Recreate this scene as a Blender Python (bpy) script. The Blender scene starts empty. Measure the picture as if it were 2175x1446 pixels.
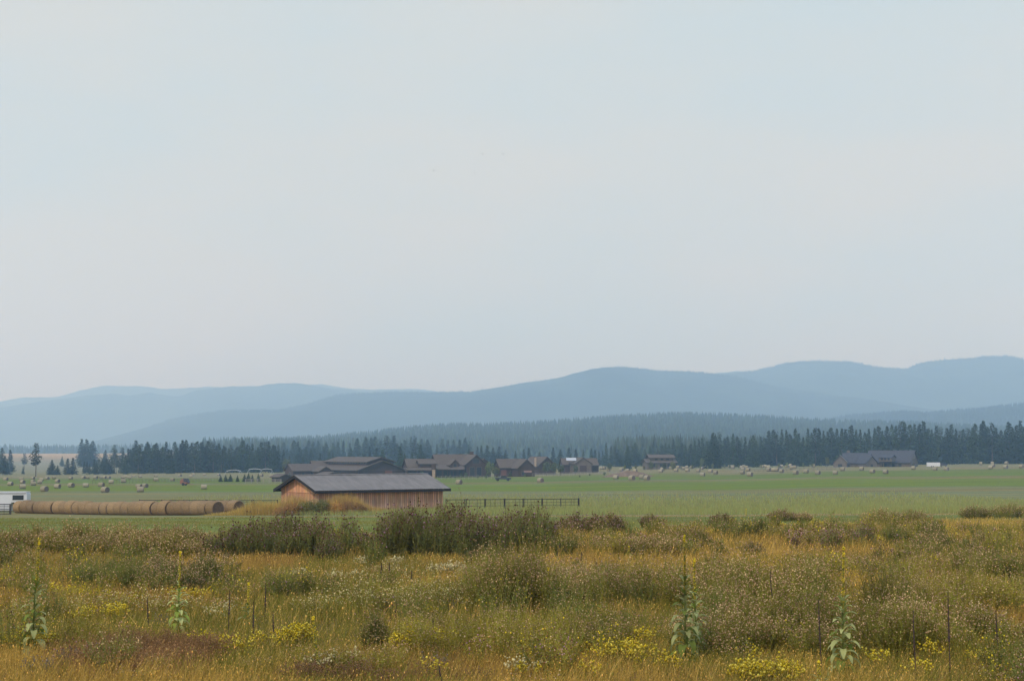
import bpy, math, random
import numpy as np
from mathutils import Vector, Matrix
R = math.radians
sc = bpy.context.scene
C = sc.collection
random.seed(7); rng = np.random.default_rng(11)

# ------------------------------------------------------------ camera
F, CX, CY, HOR = 3158.0, 1087.5, 723.0, 955.0
PITCH = math.atan((HOR - CY) / F)
cam = bpy.data.objects.new('camera', bpy.data.cameras.new('camera')); C.objects.link(cam)
cam.data.sensor_width = 36.0; cam.data.sensor_fit = 'HORIZONTAL'; cam.data.lens = F / 2175 * 36.0
cam.location = (0, 0, 0); cam.rotation_euler = (math.pi / 2 + PITCH, 0, 0)
cam.data.clip_start = 0.5; cam.data.clip_end = 60000
sc.camera = cam
# ------------------------------------------------------------ world and sun
SUN_EL, SUN_AZ = R(44), R(-148)          # azimuth measured from +Y (view direction) towards +X
w = bpy.data.worlds.new('World'); sc.world = w; w.use_nodes = True
nt = w.node_tree; nt.nodes.clear()
def N(nt, t, **k):
    n = nt.nodes.new(t)
    for a, b in k.items():
        if a.startswith('i_'): n.inputs[a[2:].replace('_', ' ')].default_value = b
        else: setattr(n, a, b)
    return n
sky = N(nt, 'ShaderNodeTexSky', sky_type='NISHITA'); sky.sun_disc = False
sky.sun_elevation = SUN_EL; sky.sun_rotation = SUN_AZ; sky.air_density = 1.0; sky.dust_density = 6.0; sky.ozone_density = 1.0
bg = N(nt, 'ShaderNodeBackground'); bg.inputs['Strength'].default_value = 0.08
# high thin overcast laid over the clear sky: pale veil with faint blue gaps
tc = N(nt, 'ShaderNodeTexCoord'); mp = N(nt, 'ShaderNodeMapping'); mp.inputs['Scale'].default_value = (1.6, 1.6, 5.0)
mp.inputs['Rotation'].default_value = (0, R(-14), 0)
nz = N(nt, 'ShaderNodeTexNoise'); nz.inputs['Scale'].default_value = 1.7; nz.inputs['Detail'].default_value = 3.5; nz.inputs['Roughness'].default_value = 0.5
rp = N(nt, 'ShaderNodeValToRGB')
rp.color_ramp.elements[0].position = 0.30; rp.color_ramp.elements[0].color = (7.7, 9.3, 10.0, 1)
rp.color_ramp.elements[1].position = 0.60; rp.color_ramp.elements[1].color = (8.95, 9.4, 9.15, 1)
VEIL = rp
mix = N(nt, 'ShaderNodeMix', data_type='RGBA'); mix.inputs[0].default_value = 0.93
L = nt.links.new
L(tc.outputs['Generated'], mp.inputs[0]); L(mp.outputs[0], nz.inputs['Vector']); L(nz.outputs['Fac'], rp.inputs[0])
sz = N(nt, 'ShaderNodeSeparateXYZ'); L(tc.outputs['Generated'], sz.inputs[0])      # the veil thins overhead
zr = N(nt, 'ShaderNodeMapRange'); zr.inputs['From Min'].default_value = 0.3; zr.inputs['From Max'].default_value = 0.7; L(sz.outputs['Z'], zr.inputs[0])
zm = N(nt, 'ShaderNodeMix', data_type='RGBA'); L(zr.outputs[0], zm.inputs[0]); L(rp.outputs[0], zm.inputs[6]); zm.inputs[7].default_value = (6.5, 9.3, 14.5, 1)
L(sky.outputs[0], mix.inputs[6]); L(zm.outputs[2], mix.inputs[7]); L(mix.outputs[2], bg.inputs['Color'])
wo = N(nt, 'ShaderNodeOutputWorld'); L(bg.outputs[0], wo.inputs['Surface'])
sun = bpy.data.objects.new('sun', bpy.data.lights.new('sun', 'SUN')); C.objects.link(sun)
sun.data.energy = 2.3; sun.data.angle = R(7); sun.data.color = (1.0, 0.90, 0.76)
sv = Vector((math.sin(SUN_AZ) * math.cos(SUN_EL), math.cos(SUN_AZ) * math.cos(SUN_EL), math.sin(SUN_EL)))
sun.rotation_euler = sv.to_track_quat('Z', 'Y').to_euler()
sc.view_settings.view_transform = 'Standard'; sc.view_settings.look = 'None'
sc.view_settings.exposure = 0.0; sc.view_settings.gamma = 1.0
sc.render.engine = 'CYCLES'; sc.cycles.volume_bounces = 2; sc.cycles.max_bounces = 6

# ------------------------------------------------------------ placing helpers
def ray(px, py):
    u, v = (px - CX) / F, (CY - py) / F
    return np.array([u, math.cos(PITCH) - v * math.sin(PITCH), math.sin(PITCH) + v * math.cos(PITCH)])
def at(px, py, D):
    d = ray(px, py); return d * (D / d[1])
def zpy(py, D): return at(CX, py, D)[2]
# terrain: heights measured at six bearings (photo columns) and a set of distances
COLS = [0, 200, 600, 1000, 1450, 1850, 2175]
TAB = {
 -200: None, 5: None, 20: None, 60: None,
 110:  [1102, 1102, 1101, 1101, 1101, 1100, 1099],
 140:  [1100, 1100, 1097, 1096, 1094, 1090, 1088],
 172:  [1097, 1097, 1094, 1089, 1086, 1083, 1080],
 200:  [1091, 1091, 1086, 1080, 1076, 1072, 1070],
 250:  [1068, 1067, 1064, 1062, 1060, 1057, 1054],
 316:  [1047, 1047, 1045, 1044, 1042, 1038, 1036],
 450:  [1030, 1030, 1029, 1028, 1024, 1018, 1015],
 600:  [1017, 1017, 1016, 1014, 1008, 1001, 998],
 800:  [1008, 1007, 1005, 1001, 994, 988, 985],
 1050: [1001, 999, 994, 989, 986, 984, 983],
 1500: [986, 984, 983, 979, 976, 974, 972],
 2000: [967, 966, 968, 968, 955, 960, 962],
 2500: [963, 963, 958, 935, 914, 930, 938],
 2900: [963, 963, 950, 918, 894, 909, 922],
 3300: [962, 962, 953, 924, 900, 915, 928],
 4200: [961, 961, 961, 958, 955, 957, 958],
 8000: [958.5]*7, 14000: [957]*7 }
_D = sorted(TAB); _LD = np.array([math.log(d + 220) for d in _D])
_Z = np.array([[-3.6]*7 if TAB[d] is None else [zpy(p, d) for p in TAB[d]] for d in _D])
_gl = np.linspace(_LD[0], _LD[-1], 700)
_G = np.array([np.interp(_gl, _LD, _Z[:, j]) for j in range(7)]).T
_k = np.exp(-np.linspace(-2, 2, 23) ** 2); _k /= _k.sum()
_G = np.array([np.convolve(np.pad(_G[:, j], 11, mode='edge'), _k, 'valid') for j in range(7)]).T
def hz(x, y):
    x = np.asarray(x, float); y = np.asarray(y, float)
    Dd = np.clip(y, -200, 14000); l = np.log(Dd + 220)
    fi = np.clip((l - _gl[0]) / (_gl[-1] - _gl[0]) * 699, 0, 698.999); i = fi.astype(int); f = fi - i
    px = CX + F * x / np.maximum(Dd, 20)
    px = np.clip(px, 0, 2175)
    j = np.clip(np.searchsorted(COLS, px, side='right') - 1, 0, 5)
    c = np.array(COLS, float); t = (px - c[j]) / (c[j + 1] - c[j]); t = t * t * (3 - 2 * t)
    a = _G[i, j] * (1 - f) + _G[i + 1, j] * f; b = _G[i, j + 1] * (1 - f) + _G[i + 1, j + 1] * f
    return a * (1 - t) + b * t
def gz(x, y): return float(hz(x, y))
def hit(px, py, dmin=18, dmax=1500):
    """the ground point seen at this photo position"""
    d = ray(px, py); Ds = np.exp(np.linspace(math.log(dmin), math.log(dmax), 1500))
    X = d[0] / d[1] * Ds; Zr = d[2] / d[1] * Ds
    ok = np.nonzero(Zr <= hz(X, Ds) + 1e-6)[0]
    Dh = Ds[ok[0]] if len(ok) else dmax
    return d[0] / d[1] * Dh, Dh
def gp(px, D):
    x = (px - CX) / F * D
    return x, D, gz(x, D)
def _hash(ix, iy, s):
    h = (ix.astype(np.int64) * 374761393 + iy.astype(np.int64) * 668265263 + s * 2147483647) & 0xffffffff
    h = ((h ^ (h >> 13)) * 1274126177) & 0xffffffff
    return ((h ^ (h >> 16)) & 0xffff) / 65535.0
def vnoise(x, y, s=0):
    x = np.asarray(x, float); y = np.asarray(y, float)
    ix, iy = np.floor(x), np.floor(y); fx, fy = x - ix, y - iy
    fx = fx * fx * (3 - 2 * fx); fy = fy * fy * (3 - 2 * fy)
    a, b, c, d = _hash(ix, iy, s), _hash(ix + 1, iy, s), _hash(ix, iy + 1, s), _hash(ix + 1, iy + 1, s)
    return (a * (1 - fx) + b * fx) * (1 - fy) + (c * (1 - fx) + d * fx) * fy
def fbm(x, y, s=0, o=4):
    t = 0; a = 0.5; n = 0
    for k in range(o):
        t = t + a * vnoise(x * 2 ** k, y * 2 ** k, s + k * 17); n += a; a *= 0.5
    return t / n

# ------------------------------------------------------------ object helpers
def tag(o, label=None, cat=None, group=None, kind=None):
    if label: o['label'] = label
    if cat: o['category'] = cat
    if group: o['group'] = group
    if kind: o['kind'] = kind
    return o
def empty(name, loc, rz=0, **k):
    o = bpy.data.objects.new(name, None); C.objects.link(o); o.location = loc; o.rotation_euler = (0, 0, rz)
    o.empty_display_size = 0.3
    return tag(o, **k)
def link(name, me, m=None, parent=None, loc=None, **k):
    o = bpy.data.objects.new(name, me); C.objects.link(o)
    if m and not me.materials: me.materials.append(m)
    if parent: o.parent = parent
    if loc is not None: o.location = loc
    return tag(o, **k)
def copy_tree(o, parent=None):
    c = o.copy(); C.objects.link(c); c.parent = parent
    for ch in list(o.children): copy_tree(ch, c)
    return c
class MB:
    """collects simple shapes and builds ONE mesh"""
    def __init__(s): s.v = []; s.f = []; s.c = []
    def add(s, vs, fs, col=None):
        b = len(s.v); s.v += [tuple(v) for v in vs]; s.f += [tuple(b + i for i in f) for f in fs]
        s.c += [col or (1, 1, 1)] * len(vs)
    def box(s, c, d, rz=0, col=None):
        hx, hy, hzz = d[0] / 2, d[1] / 2, d[2] / 2; ca, sa = math.cos(rz), math.sin(rz); vs = []
        for z in (-hzz, hzz):
            for x, y in ((-hx, -hy), (hx, -hy), (hx, hy), (-hx, hy)):
                vs.append((c[0] + x * ca - y * sa, c[1] + x * sa + y * ca, c[2] + z))
        s.add(vs, [(3, 2, 1, 0), (4, 5, 6, 7), (0, 1, 5, 4), (1, 2, 6, 5), (2, 3, 7, 6), (3, 0, 4, 7)], col)
    def tube(s, a, b, r0, r1=None, n=8, col=None, cap=True):
        r1 = r0 if r1 is None else r1; a, b = Vector(a), Vector(b); d = (b - a).normalized()
        q = Vector((0, 0, 1)).rotation_difference(d) if d.z > -0.999 else Matrix.Rotation(math.pi, 3, 'X').to_quaternion()
        vs = []
        for p, r in ((a, r0), (b, r1)):
            for k in range(n):
                t = 2 * math.pi * k / n; vs.append(p + q @ Vector((math.cos(t) * r, math.sin(t) * r, 0)))
        fs = [(k, (k + 1) % n, n + (k + 1) % n, n + k) for k in range(n)]
        if cap: fs += [tuple(range(n))[::-1], tuple(range(n, 2 * n))]
        s.add(vs, fs, col)
    def path(s, pts, rad, n=7, col=None):
        for i in range(len(pts) - 1): s.tube(pts[i], pts[i + 1], rad[i], rad[i + 1], n, col, cap=(i in (0, len(pts) - 2)))
    def prism(s, poly, axis_a, axis_b, col=None):
        """polygon (list of 3-d points) swept from offset a to offset b"""
        n = len(poly); A, B = Vector(axis_a), Vector(axis_b)
        vs = [Vector(p) + A for p in poly] + [Vector(p) + B for p in poly]
        fs = [tuple(range(n)), tuple(range(n, 2 * n))[::-1]] + [(k, n + k, n + (k + 1) % n, (k + 1) % n) for k in range(n)]
        s.add(vs, fs, col)
    def mesh(s, name='m', smooth=False):
        me = bpy.data.meshes.new(name); me.from_pydata(s.v, [], s.f); me.validate()
        if any(c != (1, 1, 1) for c in s.c):
            a = me.color_attributes.new('Col', 'FLOAT_COLOR', 'POINT')
            a.data.foreach_set('color', np.array([(*c, 1) for c in s.c], np.float32).ravel())
        import bmesh
        bm = bmesh.new(); bm.from_mesh(me); bmesh.ops.recalc_face_normals(bm, faces=bm.faces[:]); bm.to_mesh(me); bm.free()
        if smooth: me.polygons.foreach_set('use_smooth', [True] * len(me.polygons))
        return me
    def build(s, name, m, parent=None, smooth=False, **k): return link(name, s.mesh(name, smooth), m, parent, **k)
class Veg:
    """numpy collector for leaves, blades, heads (tris and quads with a colour per vertex)"""
    def __init__(s): s.V = []; s.Q = []; s.T = []; s.Cc = []; s.n = 0
    def _p(s, V, C_, quads=None, tris=None):
        V = V.reshape(-1, 3)
        s.V.append(V); s.Cc.append(C_.reshape(-1, 3))
        if quads is not None: s.Q.append(quads.reshape(-1, 4) + s.n)
        if tris is not None: s.T.append(tris.reshape(-1, 3) + s.n)
        s.n += len(V)
    def ribbons(s, P, H, lean, W, col, K=2, top=0.25, curve=1.6, face=None):
        n = len(P)
        if n == 0: return None
        H = np.broadcast_to(H, n); W = np.broadcast_to(W, n); col = np.broadcast_to(col, (n, 3))
        az = rng.uniform(0, np.pi, n) if face is None else face
        side = np.stack([np.cos(az), np.sin(az), np.zeros(n)], 1)
        t = np.linspace(0, 1, K + 1)[None, :, None]
        c = P[:, None, :] + np.concatenate([lean[:, None, :] * t ** curve, H[:, None, None] * t], 2)
        wd = (W[:, None] * (1 - (1 - top) * t[0, :, 0][None, :]))[:, :, None] * side[:, None, :] * 0.5
        V = np.stack([c - wd, c + wd], 2)
        k = np.arange(K)[None, :] * 2 + (np.arange(n) * (K + 1) * 2)[:, None]
        Q = np.stack([k, k + 1, k + 3, k + 2], 2)
        cc = np.broadcast_to(col[:, None, None, :], (n, K + 1, 2, 3))
        s._p(V, cc, quads=Q)
        return c
    def heads(s, P, r, col, squash=1.0):
        n = len(P)
        if n == 0: return
        r = np.broadcast_to(r, n)[:, None, None]
        o = np.array([[1, 0, 0], [0, 1, 0], [-1, 0, 0], [0, -1, 0], [0, 0, squash], [0, 0, -squash]], float)[None]
        a = rng.uniform(0, 6.28, n); ca, sa = np.cos(a)[:, None], np.sin(a)[:, None]
        ox = o[..., 0] * ca - o[..., 1] * sa; oy = o[..., 0] * sa + o[..., 1] * ca
        O = np.stack([ox, oy, np.broadcast_to(o[..., 2], ox.shape)], 2) * r * rng.uniform(0.7, 1.3, (n, 6, 1))
        V = P[:, None, :] + O
        tr = np.array([[0, 1, 4], [1, 2, 4], [2, 3, 4], [3, 0, 4], [1, 0, 5], [2, 1, 5], [3, 2, 5], [0, 3, 5]])
        s._p(V, np.broadcast_to(np.broadcast_to(col, (n, 3))[:, None, :], (n, 6, 3)), tris=tr[None] + (np.arange(n) * 6)[:, None, None])
    def leaves(s, P, Dv, Ln, W, col, droop=0.3):
        """leaf of four verts folded along its tip"""
        n = len(P)
        if n == 0: return
        Ln = np.broadcast_to(Ln, n)[:, None]; W = np.broadcast_to(W, n)[:, None]
        Dv = Dv / np.linalg.norm(Dv, axis=1, keepdims=True)
        sd = np.cross(Dv, np.array([0, 0, 1.0])); ln = np.linalg.norm(sd, axis=1, keepdims=True)
        sd = np.where(ln > 1e-3, sd / np.maximum(ln, 1e-3), np.array([1.0, 0, 0]))
        tw = rng.uniform(-0.7, 0.7, (n, 1)); up = np.cross(sd, Dv); sd = sd * np.cos(tw) + up * np.sin(tw)
        m = P + Dv * Ln * 0.45; tip = P + Dv * Ln - np.array([0, 0, 1.0]) * Ln * droop
        V = np.stack([P, m + sd * W / 2, tip, m - sd * W / 2], 1)
        s._p(V, np.broadcast_to(np.broadcast_to(col, (n, 3))[:, None, :], (n, 4, 3)), quads=np.arange(n * 4).reshape(n, 4))
    def mesh(s, name='veg'):
        me = bpy.data.meshes.new(name)
        V = np.concatenate(s.V).astype(np.float32); cc = np.concatenate(s.Cc)
        Q = np.concatenate(s.Q) if s.Q else np.zeros((0, 4), int); T = np.concatenate(s.T) if s.T else np.zeros((0, 3), int)
        lv = np.concatenate([Q.ravel(), T.ravel()]).astype(np.int32); nq, ntr = len(Q), len(T)
        me.vertices.add(len(V)); me.vertices.foreach_set('co', V.ravel())
        me.loops.add(len(lv)); me.loops.foreach_set('vertex_index', lv)
        me.polygons.add(nq + ntr)
        st = np.concatenate([np.arange(nq) * 4, nq * 4 + np.arange(ntr) * 3]).astype(np.int32)
        me.polygons.foreach_set('loop_start', st)
        me.update(calc_edges=True)
        a = me.color_attributes.new('Col', 'FLOAT_COLOR', 'POINT')
        a.data.foreach_set('color', np.concatenate([np.clip(cc, 0, 1), np.ones((len(cc), 1))], 1).astype(np.float32).ravel())
        return me
    def build(s, name, m, parent=None, **k): return link(name, s.mesh(name), m, parent, **k)

# ------------------------------------------------------------ materials
def pmat(name, col, rough=0.8, var=0.25, scale=3.0, stretch=(1, 1, 1), bump=0.0, bscale=None, metal=0.0, coords='Object', spec=0.3, rnd=0.0):
    m = bpy.data.materials.new(name); m.use_nodes = True; t = m.node_tree; b = t.nodes['Principled BSDF']
    b.inputs['Roughness'].default_value = rough; b.inputs['Metallic'].default_value = metal; b.inputs['Specular IOR Level'].default_value = spec
    tc = N(t, 'ShaderNodeTexCoord'); mp = N(t, 'ShaderNodeMapping'); mp.inputs['Scale'].default_value = stretch
    n = N(t, 'ShaderNodeTexNoise'); n.inputs['Scale'].default_value = scale; n.inputs['Detail'].default_value = 5; n.inputs['Roughness'].default_value = 0.6
    r = N(t, 'ShaderNodeMapRange'); r.inputs['From Min'].default_value = 0.3; r.inputs['From Max'].default_value = 0.7
    r.inputs['To Min'].default_value = 1 - var; r.inputs['To Max'].default_value = 1 + var
    v = N(t, 'ShaderNodeVectorMath', operation='SCALE'); v.inputs[0].default_value = col
    t.links.new(tc.outputs[coords], mp.inputs[0]); t.links.new(mp.outputs[0], n.inputs['Vector']); t.links.new(n.outputs['Fac'], r.inputs[0])
    if rnd:
        oi = N(t, 'ShaderNodeObjectInfo'); r2 = N(t, 'ShaderNodeMapRange'); r2.inputs['To Min'].default_value = 1 - rnd; r2.inputs['To Max'].default_value = 1 + rnd
        mu = N(t, 'ShaderNodeMath', operation='MULTIPLY'); t.links.new(oi.outputs['Random'], r2.inputs[0]); t.links.new(r.outputs[0], mu.inputs[0]); t.links.new(r2.outputs[0], mu.inputs[1]); t.links.new(mu.outputs[0], v.inputs['Scale'])
    else: t.links.new(r.outputs[0], v.inputs['Scale'])
    t.links.new(v.outputs[0], b.inputs['Base Color'])
    if bump:
        n2 = N(t, 'ShaderNodeTexNoise'); n2.inputs['Scale'].default_value = bscale or scale * 3; n2.inputs['Detail'].default_value = 4
        bp = N(t, 'ShaderNodeBump'); bp.inputs['Strength'].default_value = bump; bp.inputs['Distance'].default_value = 0.05
        t.links.new(mp.outputs[0], n2.inputs['Vector']); t.links.new(n2.outputs['Fac'], bp.inputs['Height']); t.links.new(bp.outputs[0], b.inputs['Normal'])
    return m
def vegmat(name, tint=(1, 1, 1), trans=0.35, var=0.2, scale=0.6, rnd=0.25):
    """colour per plant from the mesh, a little variation over the ground and from copy to copy, some light through the leaf"""
    m = bpy.data.materials.new(name); m.use_nodes = True; t = m.node_tree; b = t.nodes['Principled BSDF']; o = t.nodes['Material Output']
    b.inputs['Roughness'].default_value = 0.75; b.inputs['Specular IOR Level'].default_value = 0.2
    at_ = N(t, 'ShaderNodeAttribute'); at_.attribute_name = 'Col'
    g = N(t, 'ShaderNodeNewGeometry'); n = N(t, 'ShaderNodeTexNoise'); n.inputs['Scale'].default_value = scale; n.inputs['Detail'].default_value = 3
    oi = N(t, 'ShaderNodeObjectInfo')
    r = N(t, 'ShaderNodeMapRange'); r.inputs['From Min'].default_value = 0.3; r.inputs['From Max'].default_value = 0.7
    r.inputs['To Min'].default_value = 1 - var; r.inputs['To Max'].default_value = 1 + var
    r2 = N(t, 'ShaderNodeMapRange'); r2.inputs['To Min'].default_value = 1 - rnd; r2.inputs['To Max'].default_value = 1 + rnd
    mu = N(t, 'ShaderNodeMath', operation='MULTIPLY'); v = N(t, 'ShaderNodeVectorMath', operation='SCALE')
    tn = N(t, 'ShaderNodeVectorMath', operation='MULTIPLY'); tn.inputs[1].default_value = tint
    l = t.links.new
    l(g.outputs['Position'], n.inputs['Vector']); l(n.outputs['Fac'], r.inputs[0]); l(oi.outputs['Random'], r2.inputs[0])
    l(r.outputs[0], mu.inputs[0]); l(r2.outputs[0], mu.inputs[1]); l(at_.outputs['Color'], tn.inputs[0]); l(tn.outputs[0], v.inputs[0])
    l(mu.outputs[0], v.inputs['Scale']); l(v.outputs[0], b.inputs['Base Color'])
    if trans:
        ts = N(t, 'ShaderNodeBsdfTranslucent'); mx = N(t, 'ShaderNodeMixShader'); mx.inputs[0].default_value = trans
        l(v.outputs[0], ts.inputs['Color']); l(b.outputs[0], mx.inputs[1]); l(ts.outputs[0], mx.inputs[2]); l(mx.outputs[0], o.inputs['Surface'])
    return m
M = {}
M['veg'] = vegmat('weed leaves', tint=(1.30, 1.15, 0.74))
M['conifer'] = vegmat('conifer needles', trans=0.1, var=0.25, scale=0.02, rnd=0.3)
M['bark'] = pmat('bark', (0.12, 0.09, 0.07), 0.9, 0.3, 2)
M['hill'] = pmat('forested slope', (0.035, 0.055, 0.035), 0.95, 0.35, 0.004)
M['hay'] = pmat('pressed hay', (0.265, 0.175, 0.085), 0.95, 0.5, 5, (1.5, 5, 5), 0.9, 12, rnd=.22)
M['hayold'] = pmat('weathered hay', (0.27, 0.235, 0.155), 0.95, 0.3, 4, (1, 5, 5), 0.5, 12, rnd=.15)
M['hayendshade'] = pmat('shaded hay end', (0.13, 0.085, 0.055), 0.95, 0.4, 9, (1, 1, 1), 0.6, 14)  # darker than the roll: shade on the bale ends put into the colour
M['brownwall'] = pmat('dark stained boards', (0.060, 0.036, 0.026), 0.8, 0.2, 1.2, (1, 1, 0.1))
M['brownroof'] = pmat('brown shingle roof', (0.10, 0.076, 0.058), 0.85, 0.15, 1.0)
M['greyroof'] = pmat('slate grey shingles', (0.055, 0.056, 0.068), 0.85, 0.15, 1.0)
M['greywall'] = pmat('weathered grey boards', (0.13, 0.105, 0.085), 0.85, 0.2, 1.0)
M['stone'] = pmat('tan stone', (0.32, 0.24, 0.17), 0.9, 0.3, 3)
M['glass'] = pmat('window glass', (0.025, 0.032, 0.04), 0.15, 0.1, 1, spec=0.6)
M['white'] = pmat('white painted metal', (0.62, 0.63, 0.66), 0.4, 0.04, 2)
M['black'] = pmat('black rubber', (0.02, 0.02, 0.022), 0.6, 0.1, 3)
M['pipe'] = pmat('rusty steel pipe', (0.035, 0.028, 0.025), 0.7, 0.3, 5)
M['fascia'] = pmat('dark fascia', (0.022, 0.020, 0.021), 0.7, 0.15, 3)
M['reddoor'] = pmat('red brown door', (0.16, 0.07, 0.055), 0.7, 0.1, 2)
M['lightroof'] = pmat('pale metal roof', (0.42, 0.44, 0.47), 0.5, 0.08, 2)
M['fencewood'] = pmat('pale rail wood', (0.30, 0.27, 0.23), 0.9, 0.2, 3)
M['darksteel'] = pmat('dark steel', (0.05, 0.05, 0.06), 0.5, 0.15, 3)
M['redpaint'] = pmat('faded orange paint', (0.24, 0.11, 0.07), 0.7, 0.2, 3)

# ground: fields follow one another away from the road
def ground_material():
    m = bpy.data.materials.new('fields and meadow'); m.use_nodes = True; t = m.node_tree; b = t.nodes['Principled BSDF']; l = t.links.new
    b.inputs['Roughness'].default_value = 0.95; b.inputs['Specular IOR Level'].default_value = 0.1
    g = N(t, 'ShaderNodeNewGeometry'); sx = N(t, 'ShaderNodeSeparateXYZ'); l(g.outputs['Position'], sx.inputs[0])
    # wavering of the field edges
    mp = N(t, 'ShaderNodeMapping'); mp.inputs['Scale'].default_value = (0.012, 0.004, 0.0); l(g.outputs['Position'], mp.inputs[0])
    n1 = N(t, 'ShaderNodeTexNoise'); n1.inputs['Scale'].default_value = 1.0; n1.inputs['Detail'].default_value = 4; l(mp.outputs[0], n1.inputs['Vector'])
    ma = N(t, 'ShaderNodeMath', operation='MULTIPLY_ADD'); l(n1.outputs['Fac'], ma.inputs[0]); ma.inputs[1].default_value = 0.12; ma.inputs[2].default_value = -0.06
    lg = N(t, 'ShaderNodeMath', operation='LOGARITHM'); lg.inputs[1].default_value = 10; 
    cl = N(t, 'ShaderNodeMath', operation='MAXIMUM'); cl.inputs[1].default_value = 10.0; l(sx.outputs['Y'], cl.inputs[0]); l(cl.outputs[0], lg.inputs[0])
    ad = N(t, 'ShaderNodeMath', operation='ADD'); l(lg.outputs[0], ad.inputs[0]); l(ma.outputs[0], ad.inputs[1])
    mr = N(t, 'ShaderNodeMapRange'); mr.inputs['From Min'].default_value = 1.0; mr.inputs['From Max'].default_value = 4.2; l(ad.outputs[0], mr.inputs[0])
    rp = N(t, 'ShaderNodeValToRGB'); cr = rp.color_ramp
    stops = [(60, (0.17, 0.125, 0.045)), (66, (0.19, 0.15, 0.05)), (72, (0.15, 0.18, 0.040)), (122, (0.15, 0.178, 0.042)), (128, (0.28, 0.23, 0.095)), (138, (0.28, 0.23, 0.10)),
             (146, (0.185, 0.19, 0.07)), (200, (0.17, 0.18, 0.075)), (318, (0.15, 0.17, 0.075)), (335, (0.115, 0.175, 0.015)), (430, (0.115, 0.172, 0.015)),
             (470, (0.165, 0.15, 0.075)), (490, (0.10, 0.16, 0.015)), (600, (0.11, 0.15, 0.025)), (640, (0.175, 0.17, 0.085)), (800, (0.165, 0.175, 0.08)),
             (1100, (0.17, 0.18, 0.10)), (1600, (0.19, 0.19, 0.11)), (1800, (0.25, 0.21, 0.12)), (1950, (0.36, 0.27, 0.14)), (2600, (0.34, 0.26, 0.14)), (3200, (0.06, 0.08, 0.04))]
    while len(cr.elements) < len(stops): cr.elements.new(0.5)
    for e, (d, c) in zip(cr.elements, stops): e.position = (math.log10(d) - 1) / 3.2; e.color = (*c, 1)
    l(mr.outputs[0], rp.inputs[0])
    # long streaks (mowing swathes, drier runs) lying across the view
    mp2 = N(t, 'ShaderNodeMapping'); mp2.inputs['Scale'].default_value = (0.008, 0.07, 0.0); mp2.inputs['Rotation'].default_value = (0, 0, R(3)); l(g.outputs['Position'], mp2.inputs[0])
    n2 = N(t, 'ShaderNodeTexNoise'); n2.inputs['Scale'].default_value = 1.0; n2.inputs['Detail'].default_value = 6; n2.inputs['Roughness'].default_value = 0.6; l(mp2.outputs[0], n2.inputs['Vector'])
    r2 = N(t, 'ShaderNodeMapRange'); r2.inputs['From Min'].default_value = 0.4; r2.inputs['From Max'].default_value = 0.68; l(n2.outputs['Fac'], r2.inputs[0])
    mx = N(t, 'ShaderNodeMix', data_type='RGBA', blend_type='MULTIPLY'); l(r2.outputs[0], mx.inputs[0]); l(rp.outputs[0], mx.inputs[6]); mx.inputs[7].default_value = (1.35, 0.92, 0.62, 1)
    # forest floor over the wooded hill is dark
    n3 = N(t, 'ShaderNodeTexNoise'); n3.inputs['Scale'].default_value = 0.9; n3.inputs['Detail'].default_value = 8; n3.inputs['Roughness'].default_value = 0.7; l(g.outputs['Position'], n3.inputs['Vector'])
    r3 = N(t, 'ShaderNodeMapRange'); r3.inputs['From Min'].default_value = 0.25; r3.inputs['From Max'].default_value = 0.75; r3.inputs['To Min'].default_value = 0.7; r3.inputs['To Max'].default_value = 1.3; l(n3.outputs['Fac'], r3.inputs[0])
    mp4 = N(t, 'ShaderNodeMapping'); mp4.inputs['Scale'].default_value = (0.02, 0.30, 0.0); mp4.inputs['Rotation'].default_value = (0, 0, R(-2)); l(g.outputs['Position'], mp4.inputs[0])
    n4 = N(t, 'ShaderNodeTexNoise'); n4.inputs['Scale'].default_value = 1.0; n4.inputs['Detail'].default_value = 5; l(mp4.outputs[0], n4.inputs['Vector'])
    r4 = N(t, 'ShaderNodeMapRange'); r4.inputs['From Min'].default_value = .35; r4.inputs['From Max'].default_value = .65; r4.inputs['To Min'].default_value = .72; r4.inputs['To Max'].default_value = 1.22; l(n4.outputs['Fac'], r4.inputs[0])
    m4 = N(t, 'ShaderNodeMath', operation='MULTIPLY'); l(r3.outputs[0], m4.inputs[0]); l(r4.outputs[0], m4.inputs[1])
    vs = N(t, 'ShaderNodeVectorMath', operation='SCALE'); l(mx.outputs[2], vs.inputs[0]); l(m4.outputs[0], vs.inputs['Scale'])
    at_ = N(t, 'ShaderNodeAttribute'); at_.attribute_name = 'wood'
    m2 = N(t, 'ShaderNodeMix', data_type='RGBA'); l(at_.outputs['Fac'], m2.inputs[0]); l(vs.outputs[0], m2.inputs[6]); m2.inputs[7].default_value = (0.04, 0.055, 0.03, 1)
    l(m2.outputs[2], b.inputs['Base Color'])
    return m
M['ground'] = ground_material()

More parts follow.
